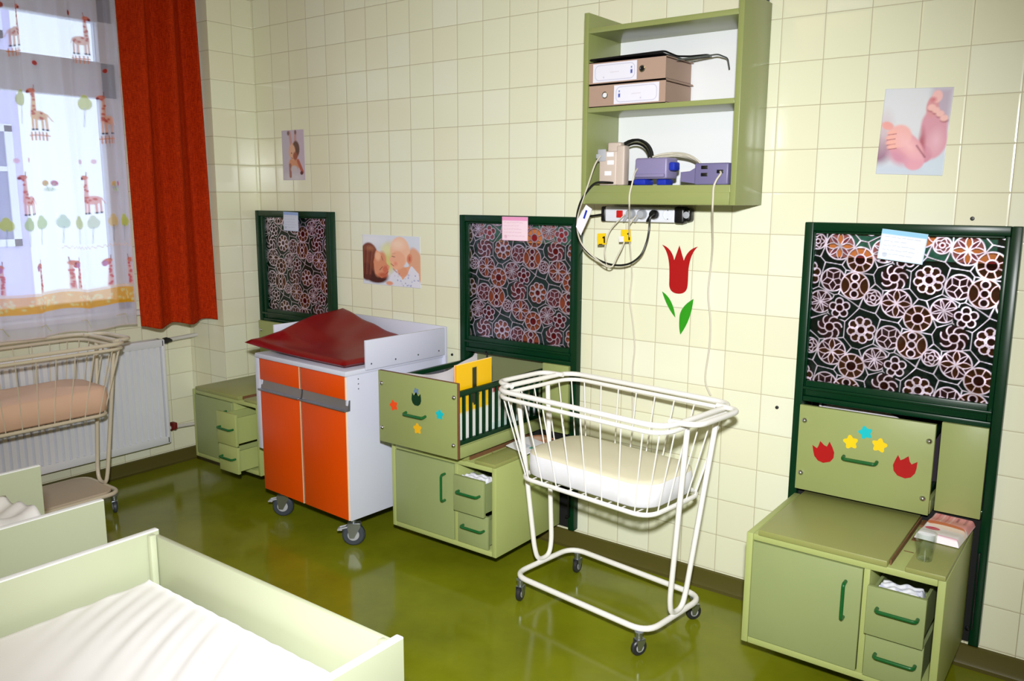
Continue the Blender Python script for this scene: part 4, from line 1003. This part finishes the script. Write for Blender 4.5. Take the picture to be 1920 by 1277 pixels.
# ================================================================== WALL SHELF
SX0, SX1, SY = 2.190, 2.812, -0.250
sh = empty('wall_shelf', (SX0, 0, 1.535)); tag(sh, 'green open wall shelf with white back, hung above the power strip', 'shelf')
w = SX1-SX0; zt = 2.236-1.535
for a, b in ((0, 0.020), (w-0.020, w)):
    bm = bmesh.new(); box(bm, a, b, SY, -0.001, 0.0, zt, 0.0015); fin('side_panel', bm, M['shelf_green'], sh)
for a, b in ((0.0, 0.070), (0.340, 0.358), (0.626, 0.645)):
    bm = bmesh.new(); box(bm, 0.0205, w-0.0205, SY+0.001, -0.012, a, b, 0.0015)
    if a == 0.0: box(bm, 0.0205, w-0.0205, SY-0.003, SY+0.02, 0.002, 0.045, 0.001)
    fin('shelf_board', bm, M['shelf_green'], sh)
bm = bmesh.new(); box(bm, 0.0205, w-0.0205, -0.0115, -0.003, 0.002, 0.645); fin('back_panel', bm, M['white_paint'], sh)
for x in (0.10, w-0.02):
    bm = bmesh.new(); box(bm, x-0.01, x+0.01, -0.012, -0.002, 0.66 if x < .3 else zt, 0.69 if x < .3 else zt+0.03, 0.002); fin('bracket', bm, M['valve'], sh)
# binders
def binder(x, z, rz, label, flip):
    t = empty('lever_arch_binder', (x, -0.243, z), rz); tag(t, label, 'binder', 'binders on the wall shelf')
    L, D, H = 0.318, 0.228, 0.081
    bm = bmesh.new(); box(bm, 0, L, 0, D, 0, 0.003); box(bm, 0, L, 0, D, H-0.003, H); box(bm, 0, L, 0, 0.003, 0, H)
    fin('cover', bm, M['brown'], t, smooth=False)
    bm = bmesh.new(); box(bm, 0.006, L-0.006, 0.004, D-0.008, 0.006, H-0.006); fin('paper_block', bm, M['brown'], t, smooth=False)
    cv = Canvas(0.185, H-0.014, 0.002, (226, 224, 238)); ww, hh = cv.w, cv.h
    d = np.maximum(np.abs(cv.U-ww/2)-ww*.45+.018, 0); e = np.maximum(np.abs(cv.V-hh/2)-hh*.40+.018, 0); q = np.hypot(d, e)-.018
    q = np.where((np.abs(cv.U-ww/2) < ww*.45-.018) | (np.abs(cv.V-hh/2) < hh*.40-.018), np.maximum(np.abs(cv.U-ww/2)-ww*.45, np.abs(cv.V-hh/2)-hh*.40), q)
    cv.put(cv.cov(np.abs(q)-.0008), (150, 150, 180), op if False else None) if False else cv.put(cv.cov(np.abs(q)-.0008), (160, 160, 190))
    bx = ww*(.88 if not flip else .12); cv.rect(bx-.004, bx+.004, hh*.35, hh*.55, (60, 80, 170)); cv.rect(bx-.003, bx+.003, hh*.62, hh*.72, (110, 130, 190)); cv.seg((ww*.4, hh*.5), (ww*.6, hh*.5), .0012, (190, 170, 180), op=.7); cv.ell(ww*(.25 if not flip else .6), hh*.25, .003, .003, (180, 170, 190), op=.7)
    x0 = 0.018 if not flip else 0.108
    cv.mesh('spine_label', M['paint_matte'], lambda u, v: (u+x0, 0*u-0.0007, v+0.007), t)
    bm = bmesh.new(); cx = 0.225 if not flip else 0.070
    lathe(bm, [(0.0125, 0.0), (0.0125, -0.0025), (0.009, -0.003), (0.009, -0.0005), (0.0, -0.0005)], 20, (cx, 0, H*0.52), 'y', 0)
    lathe(bm, [(0.0088, -0.0008), (0.0, -0.0009)], 20, (cx, 0, H*0.52), 'y', 1)
    fin('finger_ring', bm, [M['chrome'], M['plastic_black'] if not flip else M['cloth']], t)
binder(2.213, 1.8936, -0.0, 'brown lever arch binder, lower one of the two on the wall shelf', True)
binder(2.211, 1.9757, -0.0, 'brown lever arch binder with dark finger hole, upper one on the wall shelf', False)
bm = bmesh.new()
box(bm, 0.0, 0.30, 0.0, 0.200, 0.0, 0.004, 0.001)
tube(bm, round_path([(0.0, 0, 0.002), (0.31, 0, 0.006), (0.33, 0.06, -0.006), (0.36, 0.10, -0.004), (0.40, 0.16, 0.006), (0.40, 0.20, 0.006), (0.0, 0.20, 0.004)], 0.012, True), 0.0035, 8, True)
o = fin('clipboard', bm, M['plastic_black'], loc=(2.213, -0.245, 2.064)); tag(o, 'thin black clipboard lying on top of the two binders', 'clipboard')
bm = bmesh.new(); tube(bm, round_path([(2.545, -0.19, 2.045), (2.66, -0.10, 2.065), (2.68, -0.06, 2.055), (2.68, -0.04, 2.02)], 0.01), 0.003, 8); 
o = fin('wire_hook', bm, M['steel']); tag(o, 'bent grey wire end sticking out over the upper binder', 'wire')

# devices on the lower board
ZS = 1.6055
def dev(name, loc, rz, label, cat='device'):
    t = empty(name, loc, rz); return tag(t, label, cat)
t = dev('beige_adapter', (2.250, -0.222, ZS), 0.05, 'upright beige device with small white labels at the left of the wall shelf')
bm = bmesh.new(); box(bm, 0, 0.075, 0, 0.05, 0, 0.128, 0.006, seg=3); box(bm, 0.070, 0.104, 0.006, 0.05, 0, 0.148, 0.006, seg=3); box(bm, 0.03, 0.085, 0.01, 0.045, 0.12, 0.160, 0.006, seg=3); fin('housing', bm, M['plastic_beige'], t)
for x, z in ((0.048, 0.115), (0.050, 0.085), (0.040, 0.045)):
    bm = bmesh.new(); box(bm, x-0.014, x+0.014, -0.0012, 0.0005, z-0.008, z+0.008); fin('label', bm, M['label_white'], t, smooth=False)
bm = bmesh.new(); box(bm, -0.012, 0.005, -0.004, 0.03, 0.10, 0.118, 0.003); box(bm, -0.004, 0.03, -0.003, 0.002, 0.09, 0.135, 0.002); fin('bracket', bm, M['plastic_grey'], t)
o = None
bm = bmesh.new(); c = Vector((2.345, -0.12, ZS))
for k, (R, dz) in enumerate(((0.085, 0.0), (0.080, 0.006), (0.076, -0.006), (0.088, -0.004))):
    tube(bm, [c+Vector((R*0.95*math.cos(a)+0.003*k, -0.012*k+0.02*math.sin(a), 0.088+R*math.sin(a)+dz)) for a in [2*PI*i/30 for i in range(30)]], 0.0042, 8, True)
o = fin('coiled_black_cable', bm, M['cable_black']); tag(o, 'coil of black cable standing behind the beige device on the shelf', 'cable')
t = dev('lilac_adapter', (2.400, -0.235, ZS), -0.12, 'lilac grey power adapter with blue ends in the middle of the wall shelf')
bm = bmesh.new(); box(bm, 0.005, 0.145, 0.01, 0.085, 0.022, 0.098, 0.008, seg=3); box(bm, 0.010, 0.140, 0.0, 0.012, 0.028, 0.040, 0.003); fin('housing', bm, M['lilac'], t)
bm = bmesh.new(); box(bm, 0.0, 0.052, 0.012, 0.07, 0.0, 0.022, 0.006); box(bm, 0.145, 0.172, 0.02, 0.06, 0.050, 0.082, 0.008); box(bm, 0.09, 0.13, 0.03, 0.08, 0.0, 0.021, 0.004); fin('blue_clamp', bm, M['blue'], t)
t = dev('lilac_charger', (2.595, -0.235, ZS), 0.02, 'flat lilac charger with sockets at the right end of the wall shelf')
bm = bmesh.new(); box(bm, 0.055, 0.180, 0.0, 0.10, 0.0, 0.075, 0.006, seg=3); prism(bm, [(0, 0.012), (0.06, 0.004), (0.06, 0.062), (0.035, 0.048), (0, 0.045)], 0.006, 0.08); fin('housing', bm, M['lilac_dark'], t)
for x, z in ((0.092, 0.060), (0.092, 0.035), (0.150, 0.045)):
    bm = bmesh.new(); box(bm, x-0.012, x+0.012, -0.002, 0.001, z-0.006, z+0.006, 0.001); fin('socket', bm, M['plastic_black'], t)
bm = bmesh.new()
for k in range(4):
    R = 0.085+0.006*k; tube(bm, smooth_path([(2.44+R*1.25*math.cos(a)+0.07, -0.115-0.006*k+0.012*math.sin(3*a+k), ZS+0.055+R*0.62*math.sin(a)-0.0) for a in [PI*(-0.05+1.1*i/12) for i in range(13)]], 4), 0.0035, 8)
o = fin('coiled_grey_cable', bm, M['cable_white']); tag(o, 'loops of pale grey cable behind the lilac adapter on the shelf', 'cable')
def cable(name, pts, r, m, label, extra=None):
    bm = bmesh.new(); tube(bm, smooth_path(pts, 6), r, 8); o = fin(name, bm, m); return tag(o, label, 'cable', 'cables around the wall shelf')
cable('hanging_white_cable', [(2.415, -0.2, 1.679), (2.421, -0.25, 1.648), (2.418, -0.262, 1.609), (2.41, -0.264, 1.571), (2.407, -0.258, 1.532), (2.376, -0.2, 1.501), (2.323, -0.1, 1.416), (2.299, -0.04, 1.328), (2.293, -0.014, 1.24), (2.286, -0.014, 1.152), (2.301, -0.014, 1.065), (2.315, -0.014, 0.955), (2.309, -0.014, 0.842), (2.317, -0.014, 0.60)], 0.0032, M['cable_white'], 'pale cable running from the lilac adapter down the wall, left of the red tulip')
cable('hanging_white_cable', [(2.748, -0.236, 1.650), (2.753, -0.245, 1.642), (2.744, -0.258, 1.62), (2.738, -0.264, 1.595), (2.738, -0.265, 1.558), (2.734, -0.256, 1.516), (2.69, -0.15, 1.467), (2.655, -0.06, 1.385), (2.632, -0.014, 1.301), (2.626, -0.014, 1.198), (2.64, -0.014, 1.096), (2.641, -0.014, 0.991), (2.63, -0.014, 0.884), (2.635, -0.014, 0.838), (2.654, -0.010, 0.798)], 0.0036, M['cable_white'], 'pale cable hanging down the wall to the right of the red tulip')
cable('black_power_cord', [(2.320, -0.18, 1.612), (2.302, -0.24, 1.616), (2.264, -0.262, 1.614), (2.234, -0.27, 1.588), (2.193, -0.262, 1.536), (2.152, -0.22, 1.467), (2.141, -0.18, 1.396), (2.171, -0.15, 1.337), (2.247, -0.13, 1.299), (2.326, -0.12, 1.3), (2.378, -0.11, 1.335), (2.399, -0.1, 1.388), (2.409, -0.1, 1.439), (2.406, -0.09, 1.48), (2.421, -0.085, 1.498)], 0.0042, M['cable_black'], 'black cord looping from the shelf down and back up into the power strip')
cable('white_power_cord', [(2.26, -0.228, 1.716), (2.256, -0.262, 1.68), (2.236, -0.273, 1.61), (2.212, -0.268, 1.556), (2.173, -0.240, 1.499), (2.15, -0.21, 1.435), (2.155, -0.18, 1.375), (2.204, -0.16, 1.323), (2.268, -0.15, 1.288), (2.284, -0.12, 1.332), (2.294, -0.09, 1.383), (2.306, -0.08, 1.446), (2.338, -0.075, 1.492)], 0.0030, M['cable_white'], 'pale cord looping from the beige device into the right grey plug of the power strip')
cable('white_power_cord', [(2.285, -0.073, 1.494), (2.226, -0.08, 1.434), (2.217, -0.1, 1.381), (2.225, -0.12, 1.34), (2.247, -0.137, 1.286)], 0.0028, M['cable_white'], 'thin pale cord hanging from the left end of the power strip into the loop')
cable('strip_cord', [(2.170, -0.045, 1.492), (2.123, -0.05, 1.485), (2.086, -0.06, 1.478), (2.080, -0.065, 1.46)], 0.0045, M['cable_black'], 'short black cord leaving the left end of the power strip')
# paper tag and yellow cable labels
bm = bmesh.new(); prism(bm, [(2.212, 1.532), (2.239, 1.516), (2.228, 1.489), (2.190, 1.414), (2.168, 1.447), (2.177, 1.478)], -0.0015, 0.0015)
bm2 = bmesh.new(); box(bm2, 2.206, 2.214, -0.0025, -0.0014, 1.478, 1.512); bmesh.ops.rotate(bm2, verts=bm2.verts[:], cent=(2.21, 0, 1.495), matrix=Matrix.Rotation(0.35, 3, 'Y'))
for f in bm2.faces: f.material_index = 1
merge(bm, bm2)
o = fin('paper_tag', bm, [M['label_white'], M['blue']], loc=(0, -0.247, 0), smooth=False); tag(o, 'white paper tag with a blue mark hanging from the cables', 'tag')
for (a, b, y, lab) in (((2.187, 2.227), (1.372, 1.417), -0.11, 'left one of the two yellow labels folded round the cables'), ((2.284, 2.328), (1.386, 1.434), -0.09, 'right one of the two yellow labels folded round the cables, partly white')):
    bm = bmesh.new(); box(bm, a[0], a[1], y-0.004, y-0.003, b[0], b[1]); 
    box(bm, a[1]-0.011, a[1]-0.005, y-0.0048, y-0.0041, b[0]+0.006, b[1]-0.012, 0, 1); box(bm, a[1]-0.016, a[1]-0.008, y-0.0048, y-0.0041, b[1]-0.020, b[1]-0.014, 0, 1)
    if a[0] > 2.25: box(bm, a[0]-0.010, a[0]+0.012, y-0.0049, y-0.0041, b[0], b[0]+0.022, 0, 2)
    else: box(bm, a[0]+0.006, a[0]+0.022, y-0.0049, y-0.0041, b[0], b[0]+0.003, 0, 1)
    bmesh.ops.rotate(bm, verts=bm.verts[:], cent=(a[0], y, b[0]), matrix=Matrix.Rotation(-0.06, 3, 'Y'))
    o = fin('cable_label', bm, [M['yellow'], M['plastic_black'], M['label_white']], smooth=False); tag(o, lab, 'label', 'yellow cable labels')
# power strip with its switch, sockets and plugs
ps = empty('power_strip', (2.155, 0, 1.495)); tag(ps, 'white power strip with black ends fixed to the wall under the shelf', 'power strip')
bm = bmesh.new(); box(bm, 0.022, 0.332, -0.046, -0.004, -0.031, 0.029, 0.006, seg=3); fin('housing', bm, M['plastic_white'], ps)
bm = bmesh.new(); box(bm, 0.0, 0.024, -0.044, -0.002, -0.032, 0.030, 0.008, seg=3); fin('end_cap', bm, M['plastic_black'], ps)
bm = bmesh.new(); box(bm, 0.330, 0.374, -0.049, -0.002, -0.034, 0.032, 0.010, seg=3); box(bm, 0.370, 0.398, -0.045, -0.004, -0.026, 0.026, 0.010, seg=3); fin('end_cap', bm, M['plastic_black'], ps)
bm = bmesh.new(); lathe(bm, [(0.013, 0), (0.013, -0.003), (0.010, -0.004), (0.0, -0.004)], 20, (0.382, -0.045, 0.0), 'y'); fin('badge', bm, M['plastic_grey'], ps)
bm = bmesh.new(); box(bm, 0.078, 0.106, -0.053, -0.045, -0.015, 0.014, 0.003); fin('switch', bm, M['red_switch'], ps)
for k, x in enumerate((0.144, 0.194, 0.248, 0.304)):
    bm = bmesh.new(); lathe(bm, [(0.0215, 0.0), (0.0215, -0.0025), (0.0185, -0.003), (0.0185, 0.012), (0.0, 0.012)], 24, (x, -0.0455, 0), 'y'); fin('socket', bm, M['plastic_white'] if k == 3 else M['plastic_grey'], ps)
    if k == 3:
        bm = bmesh.new()
        for sz in (-1, 1): box(bm, x-0.002, x+0.002, -0.047, -0.033, sz*0.017-0.002, sz*0.017+0.002)
        for sx in (-1, 1): lathe(bm, [(0.0028, -0.0345), (0.0, -0.0346)], 8, (x+sx*0.0095, 0, 0), 'y')
        fin('contact', bm, M['plastic_black'], ps)
for x, m_, lab in ((0.144, 'plastic_grey', 'left round grey plug in the power strip'), (0.194, 'plastic_grey', 'right round grey plug in the power strip'), (0.248, 'plastic_black', 'round black plug in the power strip')):
    bm = bmesh.new(); lathe(bm, [(0.0175, -0.036), (0.0175, -0.062), (0.014, -0.068), (0.0, -0.069)], 24, (0, 0, 0), 'y')
    bm2 = bmesh.new(); lathe(bm2, [(0.007, 0.0), (0.006, 0.022), (0.004, 0.030)], 12); merge(bm, bm2, Matrix.Translation((-0.008, -0.062, -0.004)) @ Matrix.Rotation(math.radians(215), 4, 'Y'))
    o = fin('plug', bm, M[m_], loc=(2.155+x, 0, 1.495)); tag(o, lab, 'plug', 'plugs in the power strip')

# ================================================================== STICKERS AND POSTERS ON THE TILES
tl = empty('tulip_sticker', (2.494, -0.0006, 1.20)); tag(tl, 'big red tulip sticker with two green leaves on the tiles under the shelf', 'sticker')
def stick(name, pts, m):
    bm = bmesh.new(); prism(bm, pts, -0.0014, 0.0); return fin(name, bm, M[m], tl, smooth=False)
def bez(*P, n=8):
    out = []
    for i in range(0, len(P)-2, 2):
        a, b, c = P[i], P[i+1], P[i+2]
        for k in range(n): t = k/n; out.append((a[0]*(1-t)**2+2*b[0]*t*(1-t)+c[0]*t*t, a[1]*(1-t)**2+2*b[1]*t*(1-t)+c[1]*t*t))
    out.append(P[-1]); return out
left = bez((-0.077, 0.176), (-0.035, 0.165), (-0.022, 0.117), n=8)+[(-0.002, 0.176)]
right = [(x*-1-0.001, z) for x, z in reversed(bez((-0.077, 0.174), (-0.035, 0.165), (-0.020, 0.117)))]
cup = bez((0.076, 0.174), (0.046, 0.150), (0.040, 0.085), (0.040, 0.030), (0.039, 0.020), (0.036, -0.014), (0.0, -0.014), (-0.038, -0.014), (-0.040, 0.022), (-0.040, 0.060), (-0.042, 0.090), (-0.048, 0.150), (-0.077, 0.176))
stick('petals', left+right[:-1]+cup[:-1], 'st_red')
stick('leaf', bez((-0.070, -0.010), (-0.020, -0.035), (-0.008, -0.110), (-0.045, -0.075), (-0.070, -0.010))[:-1], 'st_leaf')
stick('leaf', bez((0.066, -0.030), (0.010, -0.065), (0.010, -0.110), (0.008, -0.150), (0.017, -0.176), (0.062, -0.110), (0.066, -0.030))[:-1], 'st_leaf')

def poster(x, z, w, h, f, label, res=0.0022, curl=0.0, rot=0.0):
    cv = Canvas(w, h, res); f(cv)
    o = cv.mesh('poster', M['paint'], lambda u, v: (u, -0.0022-curl*np.clip(u/w, 0, 1)**6*0.01+0*v, v), thick=0.0006, loc=(x, 0, z)); o.rotation_euler = (0, rot, 0)
    return tag(o, label, 'poster')
def p_feet(c):
    w, h = c.w, c.h; X = lambda a: a*w; Z = lambda b: (1-b)*h
    c.rect(0, w, 0, h, (208, 212, 224)); s = .05
    c.ell(X(.35), Z(.25), X(.45), h*.35, (216, 218, 226), soft=.06); c.rect(X(.72), w, h*.62, h, (184, 168, 188), soft=.03)
    c.ell(X(-.02), Z(.70), X(.22), h*.18, (150, 112, 138), soft=.03); c.ell(X(.05), Z(.5), X(.10), h*.16, (206, 186, 196), soft=.04)
    c.rect(0, w, 0, h*.10, (196, 206, 224), soft=.03); c.ell(X(.9), Z(.88), X(.3), h*.13, (200, 212, 228), soft=.03)
    pk, pd, pl_ = (222, 156, 170), (176, 96, 112), (236, 184, 184)
    # right-hand foot, sole towards us, toes up
    c.ell(X(.80), Z(.62), X(.20), h*.20, (214, 152, 170), rot=-.25, soft=.008); c.ell(X(.68), Z(.76), X(.13), h*.10, (206, 140, 160), soft=.006); c.ell(X(.79), Z(.44), X(.19), h*.20, (212, 150, 168), rot=.12, soft=.008)
    c.ell(X(.73), Z(.22), X(.09), h*.12, (214, 148, 156), soft=.006); c.ell(X(.64), Z(.64), X(.045), h*.15, pd, rot=.05, soft=.012); c.ell(X(.84), Z(.60), X(.08), h*.10, (226, 176, 192), soft=.03)
    c.ell(X(.78), Z(.10), X(.075), h*.070, pl_, soft=.005); c.ell(X(.73), Z(.135), X(.04), h*.025, (206, 120, 128), soft=.01)
    for a, b, r in ((.72, .225, .060), (.785, .255, .055), (.85, .295, .058), (.915, .345, .058)):
        c.ell(X(a+.008), Z(b+.028), X(r*.9), h*.022, (160, 84, 96), soft=.006); c.ell(X(a), Z(b), X(r), h*r*.62, (238, 186, 182), soft=.005)
    # left-hand foot lying to the left, heel low right
    c.ell(X(.40), Z(.68), X(.34), h*.155, pk, rot=-.72, soft=.007); c.ell(X(.56), Z(.84), X(.15), h*.105, (224, 160, 178), soft=.006); c.ell(X(.30), Z(.55), X(.18), h*.13, (236, 178, 176), rot=-.6, soft=.008)
    c.ell(X(.45), Z(.66), X(.18), h*.06, (240, 186, 190), rot=-.75, soft=.03); c.ell(X(.30), Z(.80), X(.16), h*.06, (208, 146, 170), rot=-.6, soft=.02)
    c.ell(X(.10), Z(.43), X(.095), h*.046, (232, 164, 160), rot=-.35, soft=.005)
    for a, b in ((.185, .505), (.175, .565), (.185, .625), (.21, .675)):
        c.ell(X(a), Z(b), X(.080), h*.026, (240, 178, 168), rot=.15, soft=.005); c.seg((X(a-.06), Z(b+.032)), (X(a+.06), Z(b+.018)), .0022, (150, 74, 84), soft=.003)
    c.seg((X(.57), Z(.66)), (X(.71), Z(.79)), .004, (140, 70, 90), soft=.006)
poster(3.199, 1.642, 0.204, 0.275, p_feet, 'poster of two pink newborn feet on the right part of the tiled wall', rot=0.04)
def p_mum(c):
    w, h = c.w, c.h; X = lambda a: a*w; Z = lambda b: (1-b)*h
    c.rect(0, w, 0, h, (216, 222, 238)); c.ell(X(.05), Z(.1), w*.3, h*.12, (232, 234, 244), soft=.04); c.ell(X(.47), Z(.45), w*.10, h*.28, (214, 208, 130), soft=.03); c.ell(X(.42), Z(.28), w*.09, h*.10, (226, 226, 176), soft=.03)
    # woman's arm and shoulder behind the baby
    c.ell(X(.93), Z(.55), w*.12, h*.34, (224, 168, 138), rot=.35, soft=.01)
    # woman's head, in profile, bending from the left
    c.ell(X(.11), Z(.48), w*.17, h*.32, (112, 50, 28), soft=.008); c.ell(X(.24), Z(.84), w*.20, h*.13, (70, 24, 16), soft=.01); c.ell(X(.06), Z(.75), w*.10, h*.18, (88, 34, 20), soft=.01)
    c.poly([(X(.24), Z(.30)), (X(.33), Z(.36)), (X(.40), Z(.52)), (X(.47), Z(.62)), (X(.44), Z(.80)), (X(.33), Z(.86)), (X(.22), Z(.78)), (X(.19), Z(.55))], (216, 138, 104))
    c.ell(X(.31), Z(.58), w*.10, h*.26, (220, 146, 110), rot=-.35, soft=.012); c.ell(X(.27), Z(.42), w*.05, h*.09, (240, 184, 150), soft=.015); c.ell(X(.40), Z(.68), w*.045, h*.07, (206, 110, 84), soft=.01); c.ell(X(.36), Z(.80), w*.08, h*.05, (190, 96, 66), soft=.012)
    c.seg((X(.30), Z(.70)), (X(.35), Z(.63)), .003, (90, 40, 30), soft=.003); c.seg((X(.335), Z(.42)), (X(.36), Z(.50)), .003, (110, 56, 40), soft=.003); c.ell(X(.455), Z(.63), w*.018, h*.035, (226, 150, 120), soft=.004); c.seg((X(.41), Z(.77)), (X(.45), Z(.72)), .004, (176, 50, 50), soft=.003)
    for k in range(7): c.seg((X(.03+.03*k), Z(.22+.01*k)), (X(.02+.02*k), Z(.80)), .0035, ((150, 80, 44), (84, 34, 20), (180, 108, 66))[k % 3], soft=.004, op=.6)
    c.ell(X(.14), Z(.27), w*.07, h*.05, (176, 110, 70), soft=.02, op=.7)
    # baby
    c.poly([(X(.45), Z(1)), (X(.50), Z(.78)), (X(.60), Z(.66)), (X(.86), Z(.58)), (X(.97), Z(.72)), (X(.99), Z(1))], (226, 226, 242)); c.ell(X(.72), Z(.92), w*.22, h*.20, (224, 226, 242), soft=.006)
    c.poly([(X(.60), Z(.66)), (X(.84), Z(.58)), (X(.78), Z(.74)), (X(.70), Z(.86))], (232, 168, 134)); c.ell(X(.70), Z(.70), w*.09, h*.10, (226, 158, 124), soft=.008)
    c.ell(X(.66), Z(.30), w*.165, h*.28, (240, 192, 164), soft=.007); c.ell(X(.62), Z(.48), w*.13, h*.18, (236, 176, 146), soft=.01); c.ell(X(.62), Z(.17), w*.10, h*.09, (246, 212, 190), soft=.03); c.ell(X(.585), Z(.58), w*.075, h*.09, (240, 178, 146), soft=.008)
    c.ell(X(.82), Z(.44), w*.045, h*.10, (222, 142, 110), rot=-.2, soft=.004); c.ell(X(.82), Z(.44), w*.02, h*.05, (196, 104, 80), soft=.006)
    c.ell(X(.49), Z(.47), w*.016, h*.035, (238, 178, 150), soft=.003); c.seg((X(.52), Z(.41)), (X(.57), Z(.42)), .003, (100, 56, 44), soft=.003); c.seg((X(.50), Z(.56)), (X(.55), Z(.60)), .0035, (150, 54, 46), soft=.003); c.seg((X(.52), Z(.36)), (X(.58), Z(.35)), .002, (200, 150, 120), soft=.003)
    c.ell(X(.58), Z(.55), w*.03, h*.04, (232, 150, 124), soft=.012); c.seg((X(.54), Z(.66)), (X(.60), Z(.72)), .005, (184, 110, 84), soft=.006)
    r = random.Random(3)
    for k in range(26):
        a, b = r.uniform(.5, .97), r.uniform(.74, .99); c.ell(X(a), Z(b), .004, .0035, ((120, 130, 200), (200, 196, 220), (150, 160, 210))[k % 3], soft=.003, op=.8)
    c.ell(X(.47), Z(.95), w*.06, h*.04, (230, 160, 130), soft=.005)
poster(0.694, 1.110, 0.410, 0.256, p_mum, 'poster of a woman with brown hair nuzzling a laughing bald baby, above the changing cart')
def p_baby(c):
    w, h = c.w, c.h; X = lambda a: a*w; Z = lambda b: (1-b)*h
    c.rect(0, w, 0, h, (196, 180, 198)); c.rect(0, w*.3, 0, h, (190, 182, 200), soft=.04); c.ell(X(.5), Z(.95), w*.4, h*.10, (206, 200, 210), soft=.03)
    c.seg((X(.42), Z(.30)), (X(.36), Z(.05)), .020, (196, 150, 150), soft=.006); c.seg((X(.60), Z(.28)), (X(.62), Z(.04)), .018, (196, 150, 150), soft=.006); c.ell(X(.30), Z(.06), .010, .012, (120, 90, 90), soft=.006); c.ell(X(.62), Z(.05), .008, .012, (120, 90, 90), soft=.006)
    c.ell(X(.52), Z(.68), w*.24, h*.13, (206, 142, 110), soft=.006); c.seg((X(.70), Z(.62)), (X(.88), Z(.84)), .022, (176, 92, 74), soft=.005); c.seg((X(.34), Z(.70)), (X(.34), Z(.92)), .020, (150, 96, 84), soft=.005); c.ell(X(.84), Z(.86), .012, .010, (90, 30, 34), soft=.004)
    c.ell(X(.52), Z(.43), w*.22, h*.17, (216, 166, 138), soft=.006); c.ell(X(.62), Z(.38), w*.16, h*.16, (96, 62, 48), soft=.008); c.ell(X(.46), Z(.42), w*.13, h*.13, (220, 172, 146), soft=.008); c.ell(X(.58), Z(.52), w*.10, h*.08, (150, 76, 50), soft=.01)
    c.ell(X(.42), Z(.46), .004, .004, (70, 50, 44), soft=.003); c.seg((X(.40), Z(.55)), (X(.48), Z(.57)), .003, (160, 70, 60), soft=.003); c.ell(X(.52), Z(.78), w*.15, h*.07, (200, 190, 200), soft=.01)
poster(0.066, 1.647, 0.190, 0.270, p_baby, 'small poster of a baby with raised arms near the corner')
# screws left in the tiles
for k, (x, z, lab) in enumerate(((3.500, 1.499, 'dark screw in the tiles above the right-hand hatch'), (2.914, 0.789, 'screw in the tiles left of the right-hand hatch'), (1.306, 0.800, 'screw in the tiles beside the changing cart guard'))):
    bm = bmesh.new(); lathe(bm, [(0.007, 0.001), (0.006, -0.004), (0.003, -0.005), (0.0, -0.0045)], 12, (x, 0, z), 'y'); o = fin('wall_screw', bm, M['valve']); tag(o, lab, 'screw', 'screws in the tiled wall')
